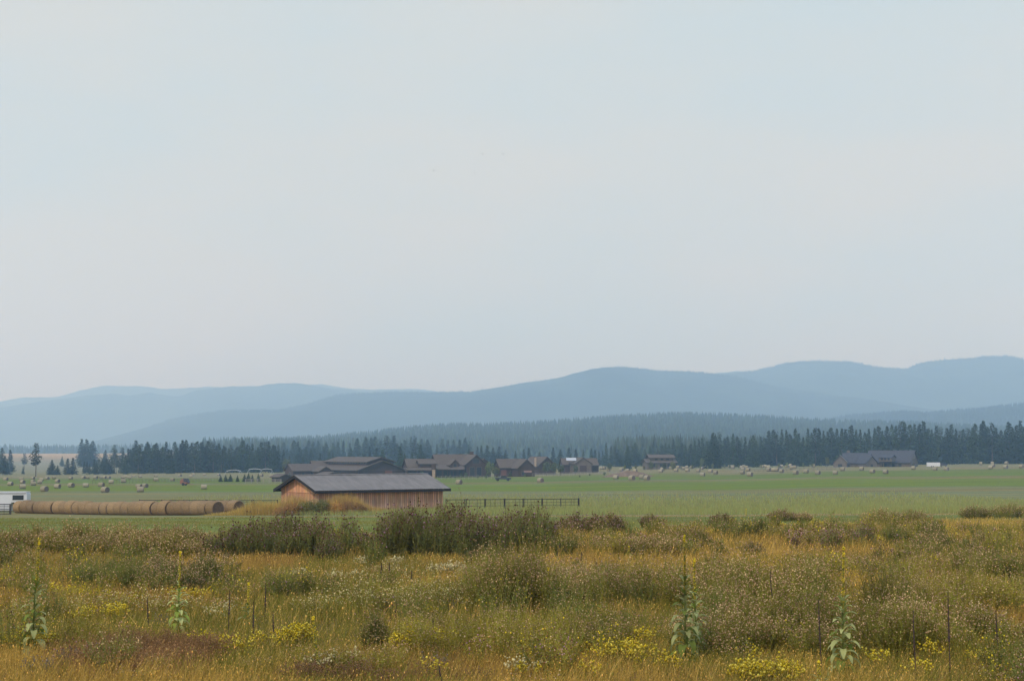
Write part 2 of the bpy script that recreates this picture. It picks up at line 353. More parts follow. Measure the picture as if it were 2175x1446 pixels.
# ------------------------------------------------------------ ground
def grid_mesh(name, X, Y, Z):
    n, m_ = X.shape; V = np.stack([X, Y, Z], 2).reshape(-1, 3)
    i, j = np.meshgrid(np.arange(n - 1), np.arange(m_ - 1), indexing='ij'); k = i * m_ + j
    Q = np.stack([k, k + 1, k + m_ + 1, k + m_], 2).reshape(-1, 4)
    me = bpy.data.meshes.new(name); me.vertices.add(len(V)); me.vertices.foreach_set('co', V.astype(np.float32).ravel())
    me.loops.add(Q.size); me.loops.foreach_set('vertex_index', Q.ravel().astype(np.int32)); me.polygons.add(len(Q))
    me.polygons.foreach_set('loop_start', (np.arange(len(Q)) * 4).astype(np.int32)); me.update(calc_edges=True)
    me.polygons.foreach_set('use_smooth', np.ones(len(Q), bool)); return me
rows = np.exp(np.linspace(math.log(60), math.log(11200 + 160), 420)) - 160
uu = np.linspace(-1, 1, 260)
YY, UU = np.meshgrid(rows, uu, indexing='ij'); XX = UU * (0.5 * np.maximum(YY, 0) + 90)
ZZ = hz(XX, YY) + (fbm(XX * 0.25, YY * 0.25, 3) - 0.5) * 0.25 * (YY < 80) + (fbm(XX * .02, YY * .02, 5) - .5) * 1.0 * np.clip((YY - 250) / 300, 0, 1)
gm = grid_mesh('ground', XX, YY, ZZ)
PXg = CX + F * XX / np.maximum(YY, 20)
wood = np.clip((PXg - 330) / 150, 0, 1) * np.clip((YY - 900) / 200, 0, 1)
wood = np.maximum(wood, np.clip((YY - 2600) / 400, 0, 1))
a = gm.attributes.new('wood', 'FLOAT', 'POINT'); a.data.foreach_set('value', wood.ravel().astype(np.float32))
link('ground', gm, M['ground'], kind='structure')

# ------------------------------------------------------------ far hills and mountains
def range_mesh(name, prof, D0, front, back, seed, rough=0.10, drop=25):
    xs = np.linspace(prof[0][0], prof[-1][0], 420); py = np.interp(xs, [p[0] for p in prof], [p[1] for p in prof])
    k = np.exp(-np.linspace(-2, 2, 9) ** 2); k /= k.sum(); py = np.convolve(np.pad(py, 4, mode='edge'), k, 'valid')
    T = np.concatenate([np.linspace(-1, 0, 60), np.linspace(0, 1, 22)[1:]])
    tt, px = np.meshgrid(T, xs, indexing='ij'); top = np.broadcast_to(np.array([zpy(p, D0) for p in py])[None], tt.shape)
    Y = D0 + np.where(tt < 0, tt * front, tt * back); X = (px - CX) / F * D0 * (1 + 0.25 * (Y - D0) / D0)
    s = np.cos(np.clip(np.abs(tt), 0, 1) * math.pi / 2) ** 1.4
    base = -drop
    H = top - base
    spur = (fbm(X / 700, Y / 1200, seed) - 0.5) * 2.0
    Z = base + H * np.clip(s + rough * spur * np.sin(np.clip(-tt, 0, 1) * math.pi) * 2.0, -0.1, 1.0)
    Z += (fbm(X / 60, Y / 60, seed + 5, 3) - 0.5) * H * 0.035
    return grid_mesh(name, X, Y, Z), (X, Y, Z)
RNG = {}
def mountain(name, prof, D0, front, back, seed, **k):
    me, g = range_mesh(name, prof, D0, front, back, seed, **k); RNG[len(RNG)] = g
    link(name, me, M['hill'], kind='structure')
    return g
far_left = mountain('mountain', [(-500, 870), (-200, 866), (0, 860), (60, 846), (130, 845), (170, 832), (220, 820), (280, 820), (350, 826), (460, 822), (540, 821), (600, 822), (680, 816), (720, 823), (800, 828), (900, 829), (960, 836), (1100, 850), (1400, 900)], 10300, 1500, 800, 1)
mid_left = mountain('mountain', [(-600, 890), (-300, 880), (0, 872), (60, 862), (110, 855), (190, 842), (260, 838), (290, 845), (330, 837), (390, 845), (430, 832), (500, 824), (560, 823), (600, 819), (640, 818), (700, 828), (750, 832), (800, 838), (900, 845), (1000, 860), (1200, 900)], 8700, 1700, 800, 9)
far_mid = mountain('mountain', [(1380, 840), (1450, 810), (1500, 796), (1560, 789), (1600, 792), (1680, 815), (1750, 850)], 9900, 1100, 700, 21)
right_far = mountain('mountain', [(1350, 890), (1450, 830), (1530, 800), (1560, 796), (1600, 790), (1660, 775), (1730, 768), (1800, 772), (1850, 783), (1920, 786), (1960, 771), (2040, 763), (2100, 757), (2140, 760), (2175, 770), (2300, 790), (2500, 800), (2800, 850)], 7400, 1500, 800, 33)
near_blue = mountain('mountain', [(120, 956), (200, 950), (250, 938), (300, 917), (370, 893), (430, 880), (480, 873), (600, 873), (650, 863), (700, 848), (720, 840), (790, 837), (860, 835), (1000, 836), (1060, 827), (1100, 821), (1200, 805), (1240, 793), (1280, 785), (1330, 783), (1400, 790), (1480, 792), (1540, 799), (1600, 812), (1700, 836), (1800, 853), (1950, 872), (2175, 892), (2500, 930)], 6300, 1700, 900, 45)
right_hill = mountain('hill', [(1650, 930), (1750, 900), (1800, 889), (1900, 882), (1960, 884), (2050, 878), (2120, 870), (2175, 864), (2300, 862), (2500, 880), (2700, 930)], 4400, 1000, 600, 57)

# ------------------------------------------------------------ conifers
def col_jit(c, n, v=0.25):
    return np.clip(np.array(c)[None] * rng.uniform(1 - v, 1 + v, (n, 1)) * rng.uniform(0.92, 1.08, (n, 3)), 0, 1)
GREEN = (0.036, 0.062, 0.024)
def conifer_meshes(kind, H, seed):
    """trunk and crown; kind: fir (spire), full (broad, dense), pine (bare stem, clumped crown), fuzzy (larch)"""
    r = np.random.default_rng(seed)
    tb = MB(); lean = r.uniform(-0.02, 0.02, 2) * H
    r0 = H * 0.013
    tb.path([(0, 0, -0.5), (lean[0] * .4, lean[1] * .4, H * .45), (lean[0], lean[1], H * 0.97)], [r0, r0 * .7, r0 * .12], 6)
    v = Veg()
    lo = {'fir': 0.05, 'full': 0.04, 'pine': 0.34, 'fuzzy': 0.12}[kind]
    wmax = {'fir': 0.185, 'full': 0.26, 'pine': 0.16, 'fuzzy': 0.18}[kind] * H
    nb = {'fir': 260, 'full': 320, 'pine': 190, 'fuzzy': 200}[kind]
    P = []; Dv = []; Ln = []
    for i in range(nb):
        t = lo + (1 - lo) * (i + r.uniform(0, 1)) / nb
        s = (t - lo) / (1 - lo)
        if kind == 'pine': prof = (0.35 + 0.65 * math.sin(min(1, s * 1.25 + 0.1) * math.pi)) * (0.55 + 0.6 * r.random())
        elif kind == 'full': prof = min(1, (1 - s) * 1.35) ** 0.8 * (0.75 + 0.35 * r.random())
        else: prof = (1 - s) ** 0.85 * (0.7 + 0.5 * r.random())
        rad = max(0.008 * H, wmax * prof * (1 + .08 * math.sin(i * .61 + seed)))
        if kind == 'pine' and r.random() < 0.25: continue
        a = r.uniform(0, 6.283)
        base = np.array([lean[0] * t, lean[1] * t, t * H]); out = np.array([math.cos(a), math.sin(a), r.uniform(-0.35, 0.15) if kind != 'pine' else r.uniform(-0.1, .5)])
        nseg = max(2, int(rad / (H * 0.035)))
        for q in range(nseg):
            f = (q + 0.3 + r.random() * 0.5) / nseg
            p = base + out * rad * f
            for _ in range(2):
                dd = out + r.uniform(-0.9, 0.9, 3) * np.array([1, 1, 0.5])
                P.append(p + r.uniform(-1, 1, 3) * H * 0.01); Dv.append(dd); Ln.append(H * r.uniform(0.03, 0.06) * (1.25 - .6 * s))
    P = np.array(P); Dv = np.array(Dv); Ln = np.array(Ln); n = len(P)
    cb = {'fir': GREEN, 'full': (0.040, 0.066, 0.025), 'pine': (0.052, 0.076, 0.032), 'fuzzy': (0.095, 0.12, 0.05)}[kind]
    cc = np.clip(np.array(cb)[None] * r.uniform(0.6, 1.4, (n, 1)), 0, 1)
    v.leaves(P, Dv, Ln, Ln * 0.85, cc, droop=0.25 if kind != 'pine' else 0.05)
    return tb.mesh('trunk', True), v.mesh('crown')
tree_protos = {}
for kd, cnt in (('fir', 5), ('full', 4), ('pine', 4), ('fuzzy', 2)):
    for q in range(cnt): tree_protos[(kd, q)] = conifer_meshes(kd, 20.0, 100 + q * 7 + len(kd))
    tree_protos[kd] = cnt
NAME = {'fir': 'fir_tree', 'full': 'spruce_tree', 'pine': 'pine_tree', 'fuzzy': 'larch_tree'}
def tree(kind, x, y, h, label, group, wide=1.0, z=None):
    tr, cr = tree_protos[(kind, random.randrange(tree_protos[kind]))]
    s = h / 20.0
    o = empty(NAME[kind], (x, y, (gz(x, y) if z is None else z)), random.uniform(0, 6.28), label=label, cat='tree', group=group)
    o.scale = (s * wide, s * wide, s)
    link('trunk', tr, M['bark'], o); link('crown', cr, M['conifer'], o)
    return o
def tree_px(kind, px, top, D, label, group, wide=1.0):
    x, y, z = gp(px, D); h = zpy(top, D) - z
    return tree(kind, x, y, max(2.0, h), label, group, wide)

# left tree line (D ~ 800)
def topline(pts, px): return float(np.interp(px, [p[0] for p in pts], [p[1] for p in pts]))
TL = [(175, 985), (200, 975), (240, 962), (285, 948), (330, 945), (345, 935), (372, 940), (400, 934), (440, 942), (500, 940), (570, 942), (600, 950)]
px = 182.0
while px < 598:
    D = random.uniform(790, 900); top = topline(TL, px) + random.uniform(-6, 16)
    tree_px(random.choice(['fir', 'fir', 'full', 'pine', 'full', 'fir']), px, top, D, 'dark green conifer in the dense wood behind the left hay field', 'conifers of the wood behind the left hay field', random.uniform(0.95, 1.35))
    px += random.uniform(3.8, 7.2)
for px, top, D, kd, wd in [(187, 933, 1250, 'full', 1.2), (198, 936, 1260, 'full', 1.3), (176, 932, 1270, 'fir', 1.3), (226, 955, 1200, 'full', 1.0), (262, 950, 1100, 'pine', 1.4), (290, 935, 1050, 'full', 1.2), (314, 938, 1030, 'fir', 1.5), (245, 945, 1120, 'pine', 1.4)]:
    tree_px(kd, px, top, D, 'hazy tall conifer rising above the left end of the left wood', 'tall conifers behind the left end of the wood', wd)
for px, top, D, kd, wd, lb in [
    (8, 950, 980, 'full', 1.1, 'hazy broad conifer at the left edge of the field'), (25, 955, 990, 'fir', 1.3, 'hazy conifer just inside the left edge of the photo'),
    (14, 968, 800, 'fir', 1.8, 'dark spire conifer at the left photo edge in front of hazy trees'), (55, 962, 1100, 'pine', 1.3, 'pale hazy pine left of the tall bare stemmed pine'),
    (53, 990, 830, 'fir', 1.2, 'short dark conifer close left of the tall bare stemmed pine'),
    (80, 941, 680, 'pine', 1.15, 'tall ponderosa pine with a clumped crown and long bare trunk standing alone'),
    (113, 976, 780, 'full', 1.3, 'young conifer right of the tall lone pine'), (126, 988, 780, 'full', 1.4, 'small conifer leaning against its taller neighbour, second right of the lone pine'),
    (146, 973, 790, 'fir', 1.6, 'left of a pair of slim dark conifers in front of the golden slope'), (158, 972, 790, 'fir', 1.8, 'right of a pair of slim dark conifers in front of the golden slope'),
    (135, 968, 1300, 'full', 0.9, 'faint hazy conifer on the golden slope')]:
    tree_px(kd, px, top, D, lb, None, wd)
px = 592.0
while px < 1010:
    D = random.uniform(1050, 1350); top = topline([(590, 944), (620, 940), (700, 938), (760, 934), (850, 930), (1010, 935)], px) + random.uniform(-6, 14)
    tree_px(random.choice(['fir', 'full', 'full', 'pine']), px, top, D, 'pale hazy conifer in the loose belt of trees behind the great barn and lodge', 'hazy belt of conifers behind the barn and lodge', random.uniform(.9, 1.3))
    px += random.uniform(6, 15)
# trees behind and around the brown buildings
for px, top, D, kd, wd in [(604, 955, 900, 'fir', 1.2), (616, 968, 820, 'fuzzy', 1.3), (637, 950, 980, 'full', 1.2), (652, 948, 980, 'fir', 1.3), (662, 955, 950, 'fir', 1.3), (682, 962, 850, 'fir', 1.1), (700, 960, 850, 'full', 1.0), (708, 962, 860, 'fir', 1.2), (747, 952, 900, 'full', 1.1), (785, 948, 900, 'fir', 1.1), (800, 950, 920, 'fir', 1.2), (813, 955, 760, 'full', 1.2), (850, 948, 760, 'fir', 1.4), (860, 965, 750, 'full', 1.0), (876, 958, 900, 'fir', 1.2), (893, 943, 740, 'full', 0.95), (950, 955, 900, 'fir', 1.1), (996, 953, 720, 'fir', 0.8), (1015, 948, 1000, 'fir', 1.1), (1022, 946, 1000, 'fir', 1.1), (1036, 945, 1000, 'full', 1.1), (1048, 950, 980, 'full', 1.0), (1060, 948, 990, 'full', 1.2), (1074, 955, 1000, 'full', 1.1), (1095, 957, 900, 'fir', 0.9), (1112, 953, 950, 'fir', 1.1), (1124, 951, 930, 'fir', 1.2), (1146, 960, 930, 'full', 1.2), (1175, 950, 950, 'fir', 1.2), (1190, 954, 950, 'full', 1.2), (1207, 950, 950, 'fir', 1.4), (1222, 953, 930, 'fir', 1.3), (1238, 954, 930, 'fir', 0.9), (1255, 951, 950, 'fir', 1.2), (1263, 955, 950, 'fir', 1.2)]:
    tree_px(kd, px, top, D, 'hazy conifer standing behind the dark brown ranch buildings', 'conifers behind the ranch buildings', wd)
# right tree line
TR = [(1268, 955), (1280, 943), (1300, 945), (1332, 945), (1360, 940), (1410, 938), (1440, 935), (1500, 932), (1520, 922), (1560, 925), (1600, 928), (1640, 915), (1700, 914), (1760, 912), (1800, 905), (1850, 903), (1900, 903), (1945, 892), (1980, 898), (2030, 902), (2080, 895), (2120, 902), (2175, 897), (2260, 897)]
px = 1272.0
while px < 2235:
    D = random.uniform(800, 900) if px > 1450 else random.uniform(900, 1000)
    top = topline(TR, px) + random.uniform(-5, 15)
    lb = ('dark conifer in the tall tree line behind the right hay field', 'conifers of the right tree line') if px > 1500 else ('slim hazy conifer between the brown cabin and the tall right tree line', 'conifers round the brown cabin')
    tree_px(random.choice(['fir', 'full', 'fir', 'full', 'fir', 'full', 'pine']), px, top, D, lb[0], lb[1], random.uniform(0.75, 1.2))
    px += random.uniform(6.5, 11.5)
for px, top, D, kd, wd, lb in [(1514, 919, 770, 'full', 0.95, 'tall full conifer standing forward at the left end of the right tree line'), (1333, 946, 770, 'full', 0.7, 'dark narrow conifer left of the two storey brown cabin')]:
    tree_px(kd, px, top, D, lb, None, wd)
# small planted trees and shrubs round the houses
BROAD = {}
def broad_meshes(seed, c):
    r = np.random.default_rng(seed); tb = MB(); tb.path([(0, 0, -.2), (0.02, 0, .35), (0, 0, .7)], [.03, .02, .008], 5)
    v = Veg(); n = 520; P = r.normal(0, 1, (n, 3)); P /= np.linalg.norm(P, axis=1, keepdims=True); P *= r.uniform(0.2, 1, (n, 1)) ** .5
    P *= 1 + .3 * np.sin(P[:, :1] * 5 + seed) * np.cos(P[:, 1:2] * 4)
    P = P * np.array([.30, .30, .36]) + np.array([0, 0, .6])
    v.leaves(P, r.normal(0, 1, (n, 3)), r.uniform(.06, .12, n), .07, np.array(c)[None] * r.uniform(.6, 1.4, (n, 1)))
    return tb.mesh('trunk'), v.mesh('crown')
BROAD = [broad_meshes(3, (.13, .16, .05)), broad_meshes(4, (.10, .13, .055)), broad_meshes(5, (.16, .17, .05))]
def broad(px, top, D, wd, k, label, name='young_tree', group=None, cat='tree'):
    x, y, z = gp(px, D); h = max(.8, zpy(top, D) - z); o = empty(name, (x, y, z - .05), random.uniform(0, 6), label=label, cat=cat, group=group); o.scale = (h * wd, h * wd, h)
    link('trunk', BROAD[k][0], M['bark'], o); link('crown', BROAD[k][1], M['conifer'], o)
for px, top, D, wd, k, lb in [(1040, 979, 615, 1.0, 0, 'round light green tree between the lodge and the cottage'), (1052, 990, 610, 1.3, 2, 'low spreading yellow green tree against the left wall of the cottage'),
    (1160, 978, 640, .9, 1, 'leafy tree in front of the house with the tan chimney'), (1176, 980, 650, 1.0, 0, 'slim leafy tree right of the house with the tan chimney'), (1190, 984, 640, 1.1, 1, 'low leafy tree between two brown houses'),
    (1222, 986, 640, .8, 1, 'dark leafy tree in front of the barn with the pale roof panel'), (1428, 978, 700, .8, 2, 'bright yellow green tree right of the brown cabin'), (1382, 978, 700, .7, 0, 'green tree at the left corner of the brown cabin'),
    (1490, 972, 790, .8, 0, 'light green tree in front of the dark conifers'), (1294, 982, 700, .8, 1, 'small tree left of the brown cabin among bales'), (1410, 981, 700, .8, 1, 'small tree in front of the brown cabin wall'),
    (1755, 968, 740, .6, 2, 'slim yellow green tree left of the grey roofed house'), (1775, 974, 735, .6, 1, 'small tree before the left gable of the grey roofed house'), (1803, 970, 735, .45, 2, 'narrow tree before the grey roofed house'),
    (1826, 980, 735, .5, 2, 'small tree between the windows of the grey roofed house'), (610, 972, 810, .9, 2, 'light green tree behind the brown barn')]:
    broad(px, top, D, wd, k, lb)
for px, top, D in [(948, 1006, 570), (957, 1005, 572), (967, 1007, 570), (980, 1001, 575), (990, 1000, 575), (1015, 1004, 565), (1033, 1005, 560), (1084, 1000, 590), (873, 1000, 585), (897, 997, 585), (1115, 1003, 585), (1252, 1003, 590), (1283, 999, 590), (1231, 1006, 560)]:
    broad(px, top + 2, D, .9, 1, 'low green shrub planted in front of the dark brown houses', 'shrub', 'shrubs planted before the brown houses', 'shrub')
for i, (px, top, D, wd) in enumerate([(471, 1010, 505, 1.0), (482, 1009, 505, 1.0), (492, 1008, 505, 1.1), (507, 1010, 505, .9), (522, 1008, 505, 1.1), (530, 1006, 505, 1.1), (538, 1009, 505, 1.0), (551, 1007, 510, .9)]):
    tree_px('full', px, top - 1, D, 'small dark spruce in the planted row at the edge of the left field', 'planted row of small spruces', 1.2 * wd)
# staked saplings, one row of slender poles with leaves, by the right field
for px in range(1330, 1760, 17):
    broad(px + random.uniform(-5, 5), 988 + random.uniform(-5, 3) - (px - 1330) * .008, 735 + random.uniform(-25, 20), .6, random.choice([0, 1, 2]), 'small planted sapling among hay bales before the right tree line', 'sapling', 'saplings before the right tree line')

# wooded hill: nobody could count these
def forest_stuff(name, X, Y, Z, H, col, label):
    v = Veg(); n = len(X); P = np.stack([X, Y, Z], 1)
    for lay, (z0, w0, l0) in enumerate([(0.02, .34, .55), (.3, .27, .45), (.55, .17, .42)]):
        K = 5
        a = rng.uniform(0, 6.28, (n, 1)) + np.arange(K)[None] * 2 * np.pi / K
        Hh = H[:, None]; rr = w0 * Hh * rng.uniform(.75, 1.25, (n, K)) * .55
        top = P[:, None, :] + np.stack([0 * Hh, 0 * Hh, Hh * (z0 + l0)], 2)
        rim = P[:, None, :] + np.stack([np.cos(a) * rr, np.sin(a) * rr, Hh * (z0 + rng.uniform(-.04, .06, (n, K)))], 2)
        V = np.concatenate([top, rim], 1); idx = np.array([[0, 1 + k, 1 + (k + 1) % K] for k in range(K)])
        cc = col_jit(col, n, .35)
        v._p(V, np.broadcast_to(cc[:, None, :], (n, K + 1, 3)), tris=idx[None] + (np.arange(n) * (K + 1))[:, None, None])
    return v.build(name, M['conifer'], kind='stuff', label=label, cat='forest')
def sample_hill(n):
    D = 1100 + (3100 - 1100) * rng.random(n) ** 0.9; px = rng.uniform(430, 2250, n); X = (px - CX) / F * D
    keep = (rng.random(n) < np.clip((px - 380) / 400, .15, 1)) & ~((D < 1500) & (px < 560)) & ~((D < 1650) & (px > 560) & (px < 1300)); X, D = X[keep], D[keep]
    X = X + 0; cl = fbm(X / 45, D / 45, 8, 2); k2 = cl > .30; X, D = X[k2], D[k2]
    return X, D
X, Y = sample_hill(26000)
forest_stuff('forest', X, Y, hz(X, Y) - 1, rng.uniform(13, 26, len(X)) * np.interp(CX + F * X / Y, [430, 1000, 2200], [1.1, 1, .9]), (.036, .052, .027), 'blue green conifer forest covering the low hill behind the ranch')
def sample_grid(g, n, t0, t1, xs=(0, 1)):
    X, Y, Z = g; r_, c_ = X.shape; i = rng.uniform(t0, t1, n) * (r_ - 1); j = rng.uniform(xs[0], xs[1], n) * (c_ - 1)
    i0 = np.minimum(i.astype(int), r_ - 2); j0 = np.minimum(j.astype(int), c_ - 2); fi, fj = i - i0, j - j0
    def S(A): return (A[i0, j0] * (1 - fi) + A[i0 + 1, j0] * fi) * (1 - fj) + (A[i0, j0 + 1] * (1 - fi) + A[i0 + 1, j0 + 1] * fi) * fj
    return S(X), S(Y), S(Z)
X, Y, Z = sample_grid(right_hill, 6000, .3, .76); forest_stuff('forest', X, Y, Z - 2, rng.uniform(12, 20, len(X)), (.05, .072, .04), 'hazy forest on the far hill above the right tree line')
X, Y, Z = sample_grid(near_blue, 5000, .66, .76); forest_stuff('forest', X, Y, Z - 3, rng.uniform(7, 14, len(X)), (.04, .06, .035), 'faint blue trees along the long mountain ridge')
X, Y, Z = sample_grid(right_far, 3500, .62, .76); forest_stuff('forest', X, Y, Z - 3, rng.uniform(8, 17, len(X)), (.04, .06, .035), 'faint trees along the right mountain ridge')
# far plain woods seen at the left below the mountains
px = rng.uniform(-60, 420, 1600); D = rng.uniform(3000, 3900, 1600); X = (px - CX) / F * D; k = fbm(X / 150, D / 300, 4, 2) > .42
forest_stuff('forest', X[k], D[k], hz(X[k], D[k]), rng.uniform(10, 22, k.sum()), (.04, .06, .035), 'faint blue woods on the far plain at the left')

# ------------------------------------------------------------ round bales
def bale_meshes(r=0.9, w=1.5, seed=0):
    rr = np.random.default_rng(seed); n = 36; b = MB(); prof = [(-w / 2, r * .90), (-w / 2 + .09, r * .985), (-.3, r * 1.012), (0, r * .995), (.3, r * 1.01), (w / 2 - .09, r * .985), (w / 2, r * .90)]
    vs = []; sag = lambda z: z if z > -r * .82 else -r * .82 + (z + r * .82) * .3
    for x, q in prof:
        for k in range(n):
            t = 2 * math.pi * k / n; qq = q * (1 + rr.uniform(-.022, .022)); vs.append((x, math.cos(t) * qq, sag(math.sin(t) * qq)))
    fs = [(i * n + k, i * n + (k + 1) % n, (i + 1) * n + (k + 1) % n, (i + 1) * n + k) for i in range(len(prof) - 1) for k in range(n)]
    b.add(vs, fs); body = b.mesh('roll', True)
    e = MB()
    for sgn in (-1, 1):
        x = sgn * w / 2; rings = [(r * .90, 0), (r * .7, .012), (r * .42, .02), (r * .16, .012)]; vs = []
        for q, dx in rings:
            for k in range(n):
                t = 2 * math.pi * k / n; vs.append((x - sgn * dx, math.cos(t) * q, sag(math.sin(t) * q)))
        vs.append((x, 0, 0)); fs = [(i * n + k, i * n + (k + 1) % n, (i + 1) * n + (k + 1) % n, (i + 1) * n + k) for i in range(3) for k in range(n)] + [(3 * n + k, 3 * n + (k + 1) % n, 4 * n) for k in range(n)]
        e.add(vs, fs)
    return body, e.mesh('end_face', False)
BALE = [bale_meshes(.9, 1.5, s) for s in range(3)]
BALE_F = []
for bme, eme in BALE: BALE_F.append((bme.copy(), eme.copy()))
def bale(x, y, rz, label, group, old=False, k=None, s=1.0, z=None, flat=1.0):
    k = random.randrange(3) if k is None else k; b, e = (BALE_F if old else BALE)[k]
    o = empty('round_bale', (x, y, (gz(x, y) if z is None else z) + .79 * s * flat), rz, label=label, cat='hay bale', group=group); o.scale = (s, s * flat, s * flat)
    link('roll', b, M['hayold'] if old else M['hay'], o); link('end_face', e, M['hayoldendshade'] if old else M['hayendshade'], o)
    return o
M['hayoldendshade'] = pmat('weathered hay end in shade', (0.16, 0.125, 0.10), 0.95, 0.3, 9, (1, 1, 1), 0.5, 14)  # field bale ends: weathered tone with their shade painted in
# front row: from the shed end back to the trailer
ax0 = np.array([(470 - CX) / F * 171, 171.0]); ax1 = np.array([(34 - CX) / F * 200, 200.0]); dv = ax1 - ax0; Lr = np.linalg.norm(dv); dv /= Lr
ang = math.atan2(-dv[1], -dv[0]); nb = int(Lr / 1.53)
for i in range(nb):
    p = ax0 + dv * (0.8 + i * 1.53) + rng.uniform(-.10, .10, 2)
    lb = 'round straw bale at the shed end of the front row, its end face painted darker as shade' if i == 0 else ('round straw bale at the trailer end of the front row' if i == nb - 1 else 'golden brown round bale within the long front row left of the shed')
    bale(p[0], p[1], ang + random.uniform(-.05, .05), lb, 'bales of the long front row', s=random.uniform(.94, 1.04))
ax2 = np.array([(512 - CX) / F * 178, 178.0])
for i in range(7):
    p = ax2 + dv * (0.8 + i * 1.53)
    bale(p[0], p[1], ang + random.uniform(-.04, .04), 'round bale at the open end of the second row behind, by yellow grass' if i == 0 else 'round bale in the second row behind the front row', 'bales of the second row', s=random.uniform(.95, 1.0))
# bales left out in the fields
LEFT = [(22, 1031), (48, 1027), (48, 1038), (70, 1026), (71, 1031), (84, 1027), (88, 1022), (94, 1044), (122, 1025), (122, 1037), (115, 1017), (151, 1035), (182, 1035), (215, 1034), (223, 1046), (236, 1027), (177, 1017), (186, 1017), (203, 1017), (215, 1017), (222, 1017), (231, 1017), (12, 1021), (45, 1021), (70, 1018), (100, 1019), (150, 1018),
        (262, 1025), (261, 1017), (267, 1015), (275, 1017), (284, 1014), (298, 1015), (331, 1014), (331, 1022), (366, 1022), (382, 1013), (405, 1014), (410, 1010), (434, 1011), (464, 1011), (555, 1012), (577, 1013), (295, 1037), (308, 1036), (298, 1045), (433, 1039)]
RIGHT = [(975, 1029), (1148, 1025), (1308, 1018), (1342, 1020), (1364, 1018), (1374, 1020), (1333, 1003), (1320, 1001), (1349, 1003), (1403, 1004), (1436, 1002), (1460, 1002), (1483, 1003), (1492, 1012), (1509, 1004), (1520, 1007), (1490, 998), (1499, 992), (1518, 994), (1525, 991), (1550, 991), (1556, 996), (1575, 995), (1580, 992), (1586, 995), (1577, 1007), (1578, 999), (1589, 1001), (1593, 1012), (1459, 993), (1470, 995), (1441, 992), (1283, 995), (1277, 993),
         (1618, 994), (1625, 991), (1629, 994), (1633, 1001), (1643, 1001), (1650, 1001), (1660, 1004), (1672, 993), (1679, 990), (1688, 995), (1690, 1008), (1712, 1005), (1737, 1008), (1774, 1008), (1790, 1000), (1830, 999), (1853, 1005), (1881, 1006), (1940, 997), (1986, 1000), (2010, 1000), (2104, 996), (2109, 992), (2108, 986), (2138, 986), (2136, 995), (2169, 994)]
UNIQ = {(298, 1045): 'largest round bale in the left field, in front of two others', (295, 1037): 'round bale directly behind the largest one of the left field', (308, 1036): 'round bale right of the pair standing one before the other in the left field',
        (433, 1039): 'lone round bale in the bright green strip left of the shed', (223, 1046): 'near round bale in the left field, left of the group of three', (94, 1044): 'near round bale in the left field above the white trailer',
        (975, 1029): 'lone round bale just right of the shed roof', (1148, 1025): 'round bale sitting alone in front of the house with the tan chimney', (1308, 1018): 'round bale left of the brown dirt mound',
        (1342, 1020): 'orange tinted round bale before the dirt mound', (1364, 1018): 'left of two touching round bales by the dirt mound', (1374, 1020): 'right of two touching round bales by the dirt mound', (1593, 1012): 'nearest of the round bales in front of the right tree line',
        (1492, 1012): 'round bale out in the green strip in front of the crowd of bales', (433, 1038): ''}
for (px, py) in LEFT:
    x, y = hit(px, py, 180, 790); o = bale(x, y, R(random.choice([-20, -35, 25, 10])) , UNIQ.get((px, py), 'weathered round bale lying in the green hay field at the left'), 'bales in the left hay field', True, s=random.uniform(.92, 1.04), flat=.74)
for (px, py) in RIGHT:
    x, y = hit(px, py, 180, 790); o = bale(x, y, R(random.choice([-30, -40, -25, -50])), UNIQ.get((px, py), 'pale round bale lying in the field before the right tree line'), 'bales in the right hay field', True, s=random.uniform(1.0, 1.14), flat=.88)
for i in range(14):
    px = random.uniform(1270, 2150); x, y, z = gp(px, random.uniform(690, 790))
    bale(x, y, R(random.uniform(-50, 10)), 'tiny far round bale at the foot of the right tree line', 'bales at the foot of the right tree line', True)

